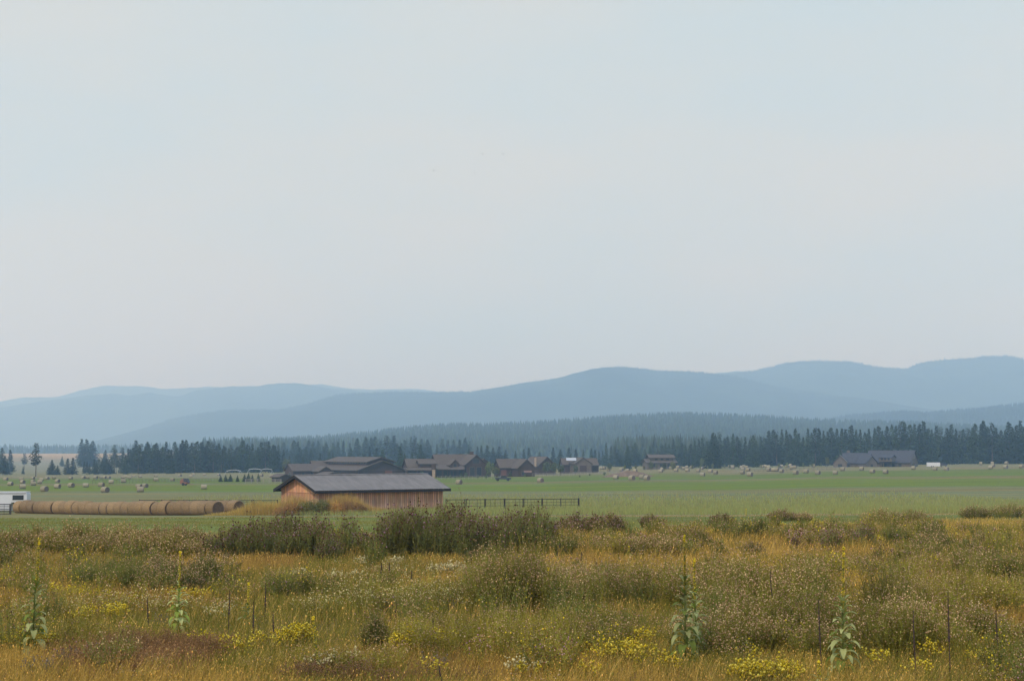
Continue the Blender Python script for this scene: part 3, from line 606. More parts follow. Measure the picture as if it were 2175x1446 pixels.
# ------------------------------------------------------------ wooden shed
def plank_material():
    m = bpy.data.materials.new('weathered orange planks'); m.use_nodes = True; t = m.node_tree; b = t.nodes['Principled BSDF']; l = t.links.new
    b.inputs['Roughness'].default_value = 0.85; b.inputs['Specular IOR Level'].default_value = 0.2
    at_ = N(t, 'ShaderNodeAttribute'); at_.attribute_name = 'Col'
    tc = N(t, 'ShaderNodeTexCoord'); mp = N(t, 'ShaderNodeMapping'); mp.inputs['Scale'].default_value = (6, 6, .35); l(tc.outputs['Object'], mp.inputs[0])
    n = N(t, 'ShaderNodeTexNoise'); n.inputs['Scale'].default_value = 2; n.inputs['Detail'].default_value = 6; l(mp.outputs[0], n.inputs['Vector'])
    # boards bleach grey from the bottom where rain splashes them
    sx = N(t, 'ShaderNodeSeparateXYZ'); l(tc.outputs['Object'], sx.inputs[0])
    mp2 = N(t, 'ShaderNodeMapping'); mp2.inputs['Scale'].default_value = (1.3, 1.3, .25); l(tc.outputs['Object'], mp2.inputs[0])
    n2 = N(t, 'ShaderNodeTexNoise'); n2.inputs['Scale'].default_value = 1.6; n2.inputs['Detail'].default_value = 4; l(mp2.outputs[0], n2.inputs['Vector'])
    a1 = N(t, 'ShaderNodeMath', operation='MULTIPLY_ADD'); l(sx.outputs['Z'], a1.inputs[0]); a1.inputs[1].default_value = -.30; a1.inputs[2].default_value = .85
    a2 = N(t, 'ShaderNodeMath', operation='MULTIPLY_ADD'); l(n2.outputs['Fac'], a2.inputs[0]); a2.inputs[1].default_value = 1.5; a2.inputs[2].default_value = -.75
    a3 = N(t, 'ShaderNodeMath', operation='ADD', use_clamp=True); l(a1.outputs[0], a3.inputs[0]); l(a2.outputs[0], a3.inputs[1])
    mx = N(t, 'ShaderNodeMix', data_type='RGBA'); l(a3.outputs[0], mx.inputs[0]); mx.inputs[6].default_value = (.63, .325, .17, 1); mx.inputs[7].default_value = (.52, .38, .28, 1)
    mu = N(t, 'ShaderNodeMix', data_type='RGBA', blend_type='MULTIPLY'); mu.inputs[0].default_value = 1; l(mx.outputs[2], mu.inputs[6]); l(at_.outputs['Color'], mu.inputs[7])
    r = N(t, 'ShaderNodeMapRange'); r.inputs['From Min'].default_value = .3; r.inputs['From Max'].default_value = .7; r.inputs['To Min'].default_value = .6; r.inputs['To Max'].default_value = 1.25; l(n.outputs['Fac'], r.inputs[0])
    v = N(t, 'ShaderNodeVectorMath', operation='SCALE'); l(mu.outputs[2], v.inputs[0]); l(r.outputs[0], v.inputs['Scale']); l(v.outputs[0], b.inputs['Base Color'])
    return m
M['plank'] = plank_material()
M['shedroof'] = pmat('corrugated steel roof', (0.175, 0.16, 0.147), 0.7, 0.22, 1.6, (1, .10, 1), spec=0.4)
def shed():
    A = np.array([(680 - CX) / F * 172, 172.0]); phi = math.atan2(10.1, 14.2); Ls, Ws = 16.9, 9.6
    zb = zpy(1092, 172); eave = 2.78; rise = 1.55; ov = .55
    root = empty('wooden_shed', (A[0], A[1], zb), phi, label='long low shed of weathered orange brown planks with grey metal roof', cat='shed')
    # local: x along the long front, y back from the front wall
    rnd = random.Random(4); wallf, wallb = MB(), MB()
    def colr():
        v = rnd.uniform(.72, 1.15); return (v, v * rnd.uniform(.9, 1.05), v * rnd.uniform(.85, 1.1))
    x = 0.0
    while x < Ls - .02:                       # front and back long walls
        wv = min(rnd.uniform(.24, .30), Ls - x)
        for boards, yy, sg in ((wallf, 0, -1), (wallb, Ws, 1)): boards.box((x + wv / 2, yy + sg * rnd.uniform(0, .006), eave / 2 + .04), (wv - .012, .03, eave + .08), 0, colr())
        wallf.box((x, -.028, eave / 2 + .04), (.055, .022, eave + .06), 0, (.55, .5, .48)) if x > .01 else None
        x += wv
    wallf.build('wall', M['plank'], root); wallb.build('wall', M['plank'], root)
    for xe in (0, Ls):                        # gable walls: board by board up to the rake
        g = MB(); y = 0.02
        while y < Ws - .02:
            wv = min(rnd.uniform(.24, .30), Ws - .02 - y); ym = y + wv / 2
            hh = eave + rise * (1 - abs(ym - Ws / 2) / (Ws / 2)) - .02
            sg = -1 if xe == 0 else 1
            c = colr()
            g.box((xe + sg * (.02 + rnd.uniform(0, .006)), ym, 2.35 / 2), (.03, wv - .012, 2.35), 0, c)
            g.box((xe + sg * (.03 + rnd.uniform(0, .006)), ym, (2.42 + hh) / 2), (.03, wv - .010, hh - 2.42), 0, tuple(min(1.3, q * 1.15) for q in c))
            if y > .1: g.box((xe + sg * .046, y, 2.32 / 2), (.022, .05, 2.3), 0, (.55, .5, .48))
            y += wv
        g.box((xe + (-1 if xe == 0 else 1) * .055, Ws / 2, 2.385), (.04, Ws - .1, .09), 0, (.75, .7, .65))
        g.build('gable', M['plank'], root)
    # solid dark box inside, keeps light from showing between the boards
    fr = MB(); fr.box((Ls / 2, Ws / 2, eave / 2), (Ls - .08, Ws - .08, eave)); fr.build('frame', M['fascia'], root)
    # roof: two corrugated sheets
    th = math.atan2(rise, Ws / 2); nrib = 110; rl = Ls + 2 * ov + .5
    for sg in (-1, 1):
        V = []; Fq = []; W2 = (Ws / 2 + ov) / math.cos(th); m_ = nrib * 4 + 1; K = 2
        for k in range(K):
            d = W2 * k
            for i in range(m_):
                h = (0, .022, .022, 0)[i % 4]; xx = -ov - .25 + rl * i / (m_ - 1)
                yy = Ws / 2 + sg * d * math.cos(th); zz = eave + rise - d * math.sin(th) + .11 + h
                V.append((xx, yy, zz))
        for k in range(K - 1):
            for i in range(m_ - 1): Fq.append((k * m_ + i, k * m_ + i + 1, (k + 1) * m_ + i + 1, (k + 1) * m_ + i))
        q = MB(); q.add(V, Fq); q.build('roof', M['shedroof'], root)
    # fascia, rake boards, ridge cap, soffit
    fb = MB(); drop = ov * math.tan(th)
    for sg, y in ((-1, -ov), (1, Ws + ov)):
        fb.box((Ls / 2, y + sg * .02, eave - drop - .07), (Ls + 2 * ov + .42, .05, .28))
        fb.box((Ls / 2, y - sg * .27, eave - drop - .02), (Ls + 2 * ov + .3, .5, .05))
    for xx in (-ov - .22, Ls + ov + .22):
        for sg in (-1, 1):
            yo = Ws / 2 + sg * (Ws / 2 + ov + .045); ze = eave - drop
            poly = [(xx, Ws / 2, eave + rise + .10), (xx, yo, ze + .10), (xx, yo, ze - .24), (xx, Ws / 2, eave + rise - .24)]
            fb.prism(poly, (-.03, 0, 0), (.03, 0, 0))
            poly = [(xx, Ws / 2, eave + rise + .02), (xx, yo, ze + .02), (xx, yo, ze - .03), (xx, Ws / 2, eave + rise - .03)]
            fb.prism(poly, (.04 if xx < 0 else -.04, 0, 0), (.7 if xx < 0 else -.7, 0, 0))
    fb.build('fascia', M['fascia'], root)
    rc = MB()
    for sg in (-1, 1): rc.prism([(0, Ws / 2, eave + rise + .165), (0, Ws / 2 + sg * .24, eave + rise + .095), (0, Ws / 2 + sg * .24, eave + rise + .11), (0, Ws / 2, eave + rise + .18)], (-ov - .28, 0, 0), (Ls + ov + .28, 0, 0))
    rc.build('ridge_cap', M['shedroof'], root)
    return A, phi, Ls, Ws
SA, SPHI, SL, SW = shed()

# ------------------------------------------------------------ pipe corral fences
def pipe_fence(p0, p1, H, label, npanel, seed, bott=.35, rails=4):
    r = random.Random(seed); p0, p1 = Vector(p0), Vector(p1); root = empty('corral_fence', tuple(p0), 0, label=label, cat='fence', group=None); d = p1 - p0
    for i in range(npanel):
        a = d * (i / npanel); b = d * ((i + 1) / npanel) * .997; rl = MB(); e = (b - a)
        for k in range(rails):
            z = bott + (H - bott) * k / (rails - 1); rr = .045 if k in (0, rails - 1) else .022
            rl.tube(a + Vector((0, 0, z)), b + Vector((0, 0, z)), rr, n=6)
        for f in (.22 + r.uniform(-.05, .05), .5 + r.uniform(-.12, .12), .78 + r.uniform(-.05, .05)):
            q = a + e * f; rl.tube(q + Vector((0, 0, bott)), q + Vector((0, 0, H)), .02, n=5)
        rl.build('rail_panel', M['pipe'], root)
        for q in ([a, b - e * .04] if r.random() < .8 else [a]):
            ps = MB(); ps.tube(q + Vector((0, 0, -.3)), q + Vector((r.uniform(-.05, .05), 0, H + .10)), .055, n=7); ps.build('post', M['pipe'], root)
    ps = MB(); ps.tube(d + Vector((0, 0, -.3)), d + Vector((0, 0, H + .1)), .07, n=7); ps.build('post', M['pipe'], root)
def fz(px, D): return gp(px, D)
a = gp(948, 185); b = gp(1229, 196); zt = zpy(1061, 185); pipe_fence((a[0], a[1], zt - 1.55), (b[0], b[1], zpy(1059, 196) - 1.55), 1.55, 'dark steel pipe corral fence standing in grass to the right of the shed', 7, 3)
a = gp(300, 196); b = gp(592, 186); pipe_fence((a[0], a[1], zpy(1062, 196) - 1.75), (b[0], b[1], zpy(1062.5, 186) - 1.75), 1.75, 'steel pipe corral fence between the bale row and the shed', 6, 5, .75, 5)
a = gp(-90, 190); b = gp(29, 190); pipe_fence((a[0], a[1], zpy(1071, 190) - 1.5), (b[0], b[1], zpy(1071, 190) - 1.5), 1.5, 'steel pipe fence in front of the white trailer at the left edge', 2, 6, .3, 4)

# ------------------------------------------------------------ gooseneck horse trailer at the left edge
def trailer():
    D = 205; x1 = at(58, 1000, D)[0]; zt = zpy(1045, D); zg = zpy(1092, D)
    root = empty('horse_trailer', (x1, D, zg), R(4), label='white gooseneck stock trailer cut by the left photo edge behind the fence', cat='trailer')
    H = zt - zg; W = 2.2
    nk = MB(); xb = -2.05   # the nose overhangs to the right of the box
    poly = [(xb, 0, H - 1.38), (-.12, 0, H - 1.32), (0, 0, H - 1.2), (0, 0, H - .22), (-.15, 0, H - .05), (xb, 0, H - .02)]
    nk.prism(poly, (0, 0, 0), (0, W, 0)); nk.build('nose', M['white'], root)
    bd = MB(); bd.prism([(-9.2, 0, .55), (xb - .01, 0, .55), (xb - .01, 0, H - .02), (-9.0, 0, H - .02), (-9.2, 0, H - .2)], (0, -.01, 0), (0, W + .01, 0)); bd.build('body', M['white'], root)
    rf = MB(); rf.box((-4.6, W / 2, H + .03), (9.1, W + .08, .07)); rf.build('roof', M['white'], root)
    tr = MB(); tr.box((-4.6, -.03, H - .17), (9.0, .04, .06)); tr.box((xb - 3.4, -.03, H - 1.6), (6.7, .03, .05)); tr.box((xb - 3.4, -.03, H - 1.9), (6.7, .03, .05)); tr.box((xb - 3.4, -.03, .7), (6.7, .03, .1)); tr.build('trim', M['darksteel'], root)
    wn = MB(); wn.box((-1.15, -.02, H - .72), (1.5, .05, .66)); wo_ = wn.build('window', M['glass'], root)
    fr = MB(); fr.box((-1.15, -.01, H - .72), (1.66, .035, .82)); fr.build('frame', M['white'], wo_)
    ut = MB(); ut.box((-.98, W / 2, H - 1.42), (1.9, W * .6, .12)); ut.tube((-.5, W / 2, H - 1.4), (-.5, W / 2, H - 2.1), .07); ut.build('hitch', M['black'], root)
    for xw in (-6.2, -7.1):
        for yw in (-.02, W - .2):
            q = MB(); q.tube((xw, yw, .38), (xw, yw + .24, .38), .38, n=20); wh = q.build('wheel', M['black'], root, True)
            q = MB(); q.tube((xw, yw - .012, .38), (xw, yw + .25, .38), .2, n=12); q.build('rim', M['white'], wh)
    jk = MB(); jk.tube((xb + .2, .4, H - 1.4), (xb + .2, .4, 0), .05); jk.build('landing_leg', M['darksteel'], root)
trailer()

# ------------------------------------------------------------ buildings
def gblock(root, cx, cy, Lb, Wb, hw, rise, phi, wm, rm, z0=0, ov=.6, base=0, hip=0):
    """one gabled volume: returns its wall; ridge along phi, in root space"""
    ca, sa = math.cos(phi), math.sin(phi)
    def T(u, v, z): return (cx + u * ca - v * sa, cy + u * sa + v * ca, z0 + z)
    wb = MB(); l, w_ = Lb / 2, Wb / 2
    vs = [T(-l, -w_, base), T(l, -w_, base), T(l, w_, base), T(-l, w_, base), T(-l, -w_, hw), T(l, -w_, hw), T(l, w_, hw), T(-l, w_, hw), T(-l, 0, hw + rise), T(l, 0, hw + rise)]
    wb.add(vs, [(0, 1, 5, 4), (2, 3, 7, 6), (1, 2, 6, 9, 5), (3, 0, 4, 8, 7), (3, 2, 1, 0), (4, 5, 9, 8), (6, 7, 8, 9)])
    wl = wb.build('wall', wm, root)
    rb = MB(); sl = rise / w_; t = .28
    for sg in (-1, 1):
        p = [T(-l - ov, 0, hw + rise + .05), T(-l - ov, sg * (w_ + ov), hw - ov * sl + .05), T(l + ov, sg * (w_ + ov), hw - ov * sl + .05), T(l + ov, 0, hw + rise + .05)]
        q = [(a_, b_, c_ + t) for a_, b_, c_ in p]
        rb.add(p + q, [(0, 1, 2, 3), (7, 6, 5, 4), (0, 4, 5, 1), (1, 5, 6, 2), (2, 6, 7, 3), (3, 7, 4, 0)])
    ro = rb.build('roof', rm, root)
    return wl, ro, T
def face_box(root, T, u, v, z, su, sv_, sz, m, name, phi):
    b = MB(); c = T(u, v, z); b.box(c, (su, sv_, sz), phi); return b.build(name, m, root)
def windows(root, T, phi, specs):
    for (face, s, z, wd, hh, off) in specs:          # face 'f' front long side, 'r' right gable, 'l' left gable
        if face == 'f': c = (s, -off - .03, z); dm = (wd, .08, hh); df = (wd + .25, .06, hh + .25)
        elif face == 'r': c = (off + .03, s, z); dm = (.08, wd, hh); df = (.06, wd + .25, hh + .25)
        else: c = (-off - .03, s, z); dm = (.08, wd, hh); df = (.06, wd + .25, hh + .25)
        b = MB(); b.box(T(*c), dm, phi); o = b.build('window', M['glass'], root)
        b = MB(); b.box(T(*c), df, phi); b.build('frame', M['greywall'], o)
A54, A36 = R(-54), R(36)
# ---- great barn with clerestory
x, y, z = gp(812, 612); gx, gy = x, y
root = empty('horse_barn', (gx, gy, z), 0, label='great brown riding barn with raised clerestory roof behind the plank shed', cat='barn')
cb, sb = math.cos(A54), math.sin(A54); Lb = 36
c = (-Lb / 2 * cb, -Lb / 2 * sb)
z0 = zpy(1014.5, 612) - z
wl, ro, T = gblock(root, c[0], c[1], Lb, 22.5, 3.2, 3.6, A54, M['brownwall'], M['brownroof'], z0, .9, -2)
face_box(root, T, Lb / 2 + .08, 3.2, 1.2, .12, 3.6, 3.4, M['reddoor'], 'door', A54)
for s in (-1, 1): face_box(root, T, Lb / 2 + .1, 3.2 + s * 1.9, 1.2, .1, .14, 3.5, M['fascia'], 'door_frame', A54)
face_box(root, T, Lb / 2 + .06, 0, 3.1, .08, 22.3, .16, M['brownroof'], 'trim_board', A54)
w2, r2, T2 = gblock(root, c[0] + .5 * -cb, c[1] + .5 * -sb, Lb - 1, 12.4, 6.5, 1.7, A54, M['brownwall'], M['brownroof'], z0, .9, 3)
for q in range(15): windows(root, T2, A54, [('f', -16 + q * 2.25, 6.05, 1.5, .55, 6.2)])
# wing
x2, y2, _ = gp(660, 632); c2 = (x2 - gx, y2 - gy)
w3, r3, T3 = gblock(root, c2[0], c2[1], 19, 9.6, 2.7, 2.6, R(30), M['brownwall'], M['brownroof'], z0, .6, -2)
windows(root, T3, R(30), [('l', -1.2, 1.2, 1.6, 1.5, 9.5), ('f', -5, 1.3, 1.2, 1.2, 4.8), ('f', -1, 1.3, 1.2, 1.2, 4.8), ('f', 3, 1.3, 1.2, 1.2, 4.8)])
x3, y3, _ = gp(700, 640); w4, r4, T4 = gblock(root, x3 - gx, y3 - gy, 15, 11, 2.9, 3.6, R(20), M['brownwall'], M['brownroof'], z0, .6, -2)
x3, y3, _ = gp(687, 622); w5, r5, T5 = gblock(root, x3 - gx, y3 - gy, 8, 5.6, 2.6, 1.7, R(-64), M['brownwall'], M['brownroof'], z0, .5, -2)
face_box(root, T5, 4.08, .4, 1.1, .1, 2.4, 2.2, M['reddoor'], 'door', R(-64))
cbx = MB(); cp = at(637, 989, 632); cbx.box((cp[0] - gx, cp[1] - gy, zpy(991, 632) - z), (1.3, 1.0, 1.6)); cbx.build('chimney', M['brownwall'], r3)
# ---- small run-in sheds
for (pxx, D, Lc, Wc, hw, rs, lb) in [(600, 505, 5.2, 4.6, 1.7, .9, 'small dark loafing shed left of the great barn'), (700, 560, 6.5, 6, 1.9, .8, 'small shed roof showing in front of the great barn')]:
    x, y, z = gp(pxx, D); root = empty('small_shed', (x, y, z), 0, label=lb, cat='shed')
    wl, ro, T = gblock(root, 0, 0, Lc, Wc, hw, rs, R(-50), M['brownwall'], M['brownroof'], 0, .5, -1)
    face_box(root, T, 0, -Wc / 2 - .04, .8, Lc * .8, .08, 1.5, M['fascia'], 'opening_shade_panel', R(-50))  # near-black panel on the solid wall, painted shade of an open front
# ---- lodge
D = 622; x, y, z = gp(960, D); gx, gy = x, y; root = empty('lodge', (x, y, z), 0, label='large two storey dark brown lodge with cross gables and stone chimney', cat='house')
z0 = zpy(1013, D) - z; p1 = R(18)
def loc(px_, D_): q = gp(px_, D_); return q[0] - gx, q[1] - gy
c = loc(964, 630); wl, ro, T = gblock(root, c[0], c[1], 17, 10, 5.2, 4.0, p1, M['brownwall'], M['brownroof'], z0, .7, -1)
windows(root, T, p1, [('l', -1.5, 4.6, 1.5, 1.5, 8.5)])
c = loc(1003, 622); wl, ro, T = gblock(root, c[0], c[1], 9.5, 9.0, 5.4, 3.7, R(-68), M['brownwall'], M['brownroof'], z0, .7, -1)
windows(root, T, R(-68), [('r', 0, 6.6, 2.6, 1.8, 4.75), ('r', -1.7, 2.4, 2.1, 3.4, 4.75), ('r', 1.3, 2.4, 2.1, 3.4, 4.75)])
c = loc(1022, 626); gblock(root, c[0], c[1], 7, 6, 5.2, 2.2, R(-68), M['brownwall'], M['brownroof'], z0, .5, -1)
c = loc(963, 619); wd_, rd_, Td = gblock(root, c[0], c[1], 5, 3.8, 5.2, 1.9, R(-70), M['brownwall'], M['brownroof'], z0, .4, 2.5)
windows(root, Td, R(-70), [('r', 0, 4.9, 1.3, 1.3, 2.5)])
# porch roof with posts
pr = MB(); a0 = loc(927, 617); a1 = loc(986, 614)
pr.add([(a0[0], a0[1] + 6, z0 + 5.0), (a1[0], a1[1] + 6, z0 + 5.0), (a1[0] + .3, a1[1] - 2, z0 + 3.2), (a0[0] - 1.5, a0[1] - 2, z0 + 3.2), (a0[0], a0[1] + 6, z0 + 5.2), (a1[0], a1[1] + 6, z0 + 5.2), (a1[0] + .3, a1[1] - 2, z0 + 3.45), (a0[0] - 1.5, a0[1] - 2, z0 + 3.45)], [(0, 1, 2, 3), (4, 5, 6, 7), (0, 1, 5, 4), (1, 2, 6, 5), (2, 3, 7, 6), (3, 0, 4, 7)])
pr.build('porch_roof', M['brownroof'], root)
for q in range(5):
    b = MB(); f = q / 4; b.box((a0[0] + (a1[0] - a0[0]) * f, a0[1] - 1.8, z0 + 1.5), (.35, .35, 3.4)); b.build('porch_post', M['brownwall'], root)
for q in range(5):
    b = MB(); f = (q + .5) / 5; b.box((a0[0] + (a1[0] - a0[0]) * f, a0[1] + 2.2, z0 + 1.6), (2.0, .15, 2.6)); b.build('window', M['glass'], root)
b = MB(); b.box((a0[0] + (a1[0] - a0[0]) * .5, a0[1] + 4.3, z0 + 1.6), (a1[0] - a0[0], 4, 3.6)); b.build('porch_wall', M['brownwall'], root)
for (pxc, zt_, zb_, m_, w_) in [(922, 5.6, 3.2, 'brownwall', 1.9), (922, 3.2, -.5, 'stone', 1.3), (1002, 10.6, 8.2, 'brownwall', 1.6)]:
    c = loc(pxc, 614 if pxc < 990 else 627); b = MB(); b.box((c[0], c[1], z0 + (zt_ + zb_) / 2), (w_, 1.3, zt_ - zb_)); b.build('chimney', M[m_], root)
c = loc(925, 616); bk = MB()
c = loc(893, 626); wl, ro, T = gblock(root, c[0], c[1], 12.5, 9, 4.2, 3.1, p1, M['brownwall'], M['brownroof'], z0, .6, -1)
windows(root, T, p1, [('l', 0, 3.8, 1.4, 1.2, 6.25), ('f', -3.5, 1.4, 1.4, 1.5, 4.5), ('f', 1, 1.4, 1.4, 1.5, 4.5)])
c = loc(906, 622); gblock(root, c[0], c[1], 7, 4.5, 5.6, 1.2, p1, M['brownwall'], M['brownroof'], z0, .5, 2)
a0 = loc(858, 618); a1 = loc(925, 616); pr = MB(); pr.prism([(0, 0, z0 + 3.7), (0, -2.8, z0 + 2.9), (0, -2.8, z0 + 3.1), (0, 0, z0 + 3.95)], (a0[0], a0[1] + 2, 0), (a1[0], a1[1] + 2, 0)); pr.build('porch_roof', M['brownroof'], root)
# ---- cottage
D = 615; x, y, z = gp(1090, D); gx, gy = x, y; root = empty('cottage', (x, y, z), 0, label='brown gabled cottage standing alone right of the lodge', cat='house'); z0 = zpy(1011.5, D) - z
c = loc(1084, 622); wl, ro, T = gblock(root, c[0], c[1], 11.5, 8.5, 3.7, 3.2, p1, M['brownwall'], M['brownroof'], z0, .6, -1)
windows(root, T, p1, [('l', 0, 4, 1.2, 1.0, 5.75), ('f', -1, 1.5, .8, 1.3, 4.25), ('f', .6, 1.5, .8, 1.3, 4.25)])
face_box(root, T, -4.2, -4.3, 1.4, 2.2, .1, 2.6, M['reddoor'], 'door', p1)
c = loc(1111, 616); wl, ro, T = gblock(root, c[0], c[1], 7.5, 7.4, 3.6, 3.2, R(-68), M['brownwall'], M['brownroof'], z0, .6, -1)
windows(root, T, R(-68), [('r', -1.6, 1.3, 1.2, 1.3, 3.75)])
q = loc(1121, 610); b = MB(); b.box((q[0], q[1], z0 + 2.1), (3.2, 2.0, .75)); b.build('awning', pmat('pink brown awning', (.25, .15, .13), .8, .1, 2), root)
for s in (-1.3, 1.3): b = MB(); b.box((q[0] + s, q[1] - .6, z0 + .8), (.18, .18, 2.2)); b.build('awning_post', M['brownwall'], root)
# ---- house with tan chimney
D = 680; x, y, z = gp(1145, D); gx, gy = x, y; root = empty('farm_house', (x, y, z), 0, label='brown house with slender tan chimney behind the cottage', cat='house'); z0 = zpy(1004, D) - z
c = (0, 2); wl, ro, T = gblock(root, 0, 2, 13, 9.5, 3.4, 3.7, R(-58), M['brownwall'], M['brownroof'], z0, .6, -1)
windows(root, T, R(-58), [('r', 0, 2, 1.4, 1.4, 6.5)])
q = loc(1137, 674); b = MB(); b.box((q[0], q[1], z0 + 4.9), (.95, .8, 4.2)); b.build('chimney', M['stone'], ro)
# ---- barn with pale roof panel
D = 690; x, y, z = gp(1232, D); gx, gy = x, y; root = empty('stable', (x, y, z), 0, label='grey brown gabled stable with a pale metal roof panel', cat='barn'); z0 = zpy(1001, D) - z
wl, ro, T = gblock(root, 0, 0, 9, 8, 3.6, 2.6, R(-75), M['greywall'], M['brownroof'], z0, .5, -1)
face_box(root, T, 4.58, 0, 1.4, .1, 3.2, 2.8, M['brownwall'], 'door', R(-75))
q = loc(1212, 696); wl, ro, T = gblock(root, q[0], q[1], 9, 7, 3.2, 2.6, R(12), M['brownwall'], M['brownroof'], z0, .5, -1)
q = loc(1214, 686); b = MB(); b.prism([(0, 0, z0 + 6.2), (0, -2.6, z0 + 5.0), (0, -2.6, z0 + 5.15), (0, 0, z0 + 6.35)], (q[0] - 2.4, q[1] + 5, 0), (q[0] + 2.2, q[1] + 5, 0)); b.build('roof_panel', M['lightroof'], root)
q = loc(1243, 694); gblock(root, q[0], q[1], 10, 7.4, 2.9, 2.9, R(12), M['brownwall'], M['brownroof'], z0, .5, -1)
q = loc(1260, 690); b = MB(); b.prism([(0, 0, z0 + 3.4), (0, -4, z0 + 2.8), (0, -4, z0 + 3), (0, 0, z0 + 3.6)], (q[0] - 3, q[1] + 3, 0), (q[0] + 2.4, q[1] + 3, 0)); b.build('porch_roof', M['brownroof'], root)
for s in (-2.2, 0, 2.2): b = MB(); b.box((q[0] + s, q[1] - .7, z0 + 1.3), (.3, .3, 3)); b.build('porch_post', M['brownwall'], root)
# ---- two storey cabin
D = 760; x, y, z = gp(1400, D); gx, gy = x, y; root = empty('cabin', (x, y, z), 0, label='two storey brown cabin alone in front of the conifers, centre right', cat='house'); z0 = zpy(993, D) - z
wl, ro, T = gblock(root, 0, 2, 15, 9, 2.6, 1.6, R(10), M['greywall'], M['brownroof'], z0, .8, -1)
windows(root, T, R(10), [('f', -4, 1.2, 2, 1.6, 4.5), ('f', 0, 1.2, 2, 1.6, 4.5), ('f', 4, 1.2, 2, 1.6, 4.5)])
w2, r2, T2 = gblock(root, .6, 3, 12, 6.5, 5.2, 1.2, R(10), M['greywall'], M['brownroof'], z0, 1.0, 2)
windows(root, T2, R(10), [('f', -3, 4.3, 1.4, .9, 3.25), ('f', 0, 4.3, 1.4, .9, 3.25), ('f', 3, 4.3, 1.4, .9, 3.25)])
# ---- grey roofed house on the right
D = 735; x, y, z = gp(1855, D); gx, gy = x, y; root = empty('country_house', (x, y, z), 0, label='wide grey roofed country house with dormer before the right tree line', cat='house'); z0 = zpy(994.5, D) - z
G1, G2 = M['greywall'], M['greyroof']
c = loc(1892, 744); wl, ro, T = gblock(root, c[0], c[1], 22.5, 11, 3.2, 5.4, R(-34), G1, G2, z0, .7, -1)
windows(root, T, R(-34), [('r', 0, 5.4, 1.8, 1.6, 11.25), ('r', -1.5, 1.6, 4.5, 1.8, 11.25), ('f', 6, 1.5, 1.6, 1.5, 5.5), ('f', 2.5, 1.5, 1.6, 1.5, 5.5), ('f', -2, 1.5, 2.4, 1.9, 5.5)])
c = loc(1882, 735); wd_, rd_, Td = gblock(root, c[0], c[1], 6.4, 5.4, 5.3, 1.2, R(-34), G1, G2, z0, .5, 3.4)
for s in (-1.7, 0, 1.7): windows(root, Td, R(-34), [('f', s, 4.65, 1.1, 1.2, 2.7)])
c = loc(1862, 737); pr = MB(); pr.prism([(0, 0, z0 + 4.3), (0, -4.5, z0 + 2.9), (0, -4.5, z0 + 3.1), (0, 0, z0 + 4.5)], (c[0] - 6, c[1] + 1.5, 0), (c[0] + 7, c[1] + 1.5, 0)); pr.build('porch_roof', G2, root)
for s in (-5.5, -2, 2, 6): b = MB(); b.box((c[0] + s, c[1] - 2.7, z0 + 1.4), (.3, .3, 3.0)); b.build('porch_post', G1, root)
c = loc(1818, 735); wl, ro, T = gblock(root, c[0], c[1], 13, 9, 2.9, 4.4, R(-24), G1, G2, z0, .6, -1)
c = loc(1784, 731); wl, ro, T = gblock(root, c[0], c[1], 7, 6.5, 2.9, 3.3, R(-110), G1, G2, z0, .6, -1)
windows(root, T, R(-110), [('r', 0, 1.4, 2.0, 1.6, 3.5)])
b = MB(); p_ = T(3.5 + .66, 0, 0); tr_w = M['fencewood']
for sg in (1,): b.prism([T(4.15, 0, 2.9 + 3.3 + .35), T(4.15, 3.8, 2.9 - .25), T(4.15, 3.8, 2.9 - .05), T(4.15, 0, 2.9 + 3.3 + .6)], (0, -.1, 0), (0, .1, 0))
b.build('bargeboard', tr_w, root)
c = loc(1838, 728); wl, ro, T = gblock(root, c[0], c[1], 7, 7, 2.9, 3.2, R(-60), G1, G2, z0, .6, -1)
windows(root, T, R(-60), [('r', 0, 1.4, 1.6, 1.6, 3.5)])
for pxc, t in ((1800, 8.8), (1823, 7.4)):
    c = loc(pxc, 739); b = MB(); b.box((c[0], c[1], z0 + t - 1.6), (1.5, 1.0, 3.2)); b.build('chimney', M['greywall'], root)
# ---- white stock trailer beside it
x, y = hit(1984, 992, 300, 800); z = gz(x, y); root = empty('stock_trailer', (x, y, z), R(-4), label='small white box trailer parked right of the grey roofed house', cat='trailer'); root.scale = (.75,) * 3
b = MB(); b.prism([(-4.2, 0, .6), (3.6, 0, .6), (3.9, 0, 1.6), (3.8, 0, 3.0), (-4.2, 0, 3.0)], (0, 0, 0), (0, 2.4, 0)); b.build('body', M['white'], root)
b = MB(); b.box((6.2, 1.2, 1.5), (4.0, 2.0, .9)); b.box((5.2, 1.2, 2.15), (1.9, 1.9, .7)); b.build('cab', M['darksteel'], root)
for xw in (-1.5, -.4, 7.3, 4.6):
    q = MB(); q.tube((xw, -.03, .42), (xw, .25, .42), .42, n=14); q.build('wheel', M['black'], root)
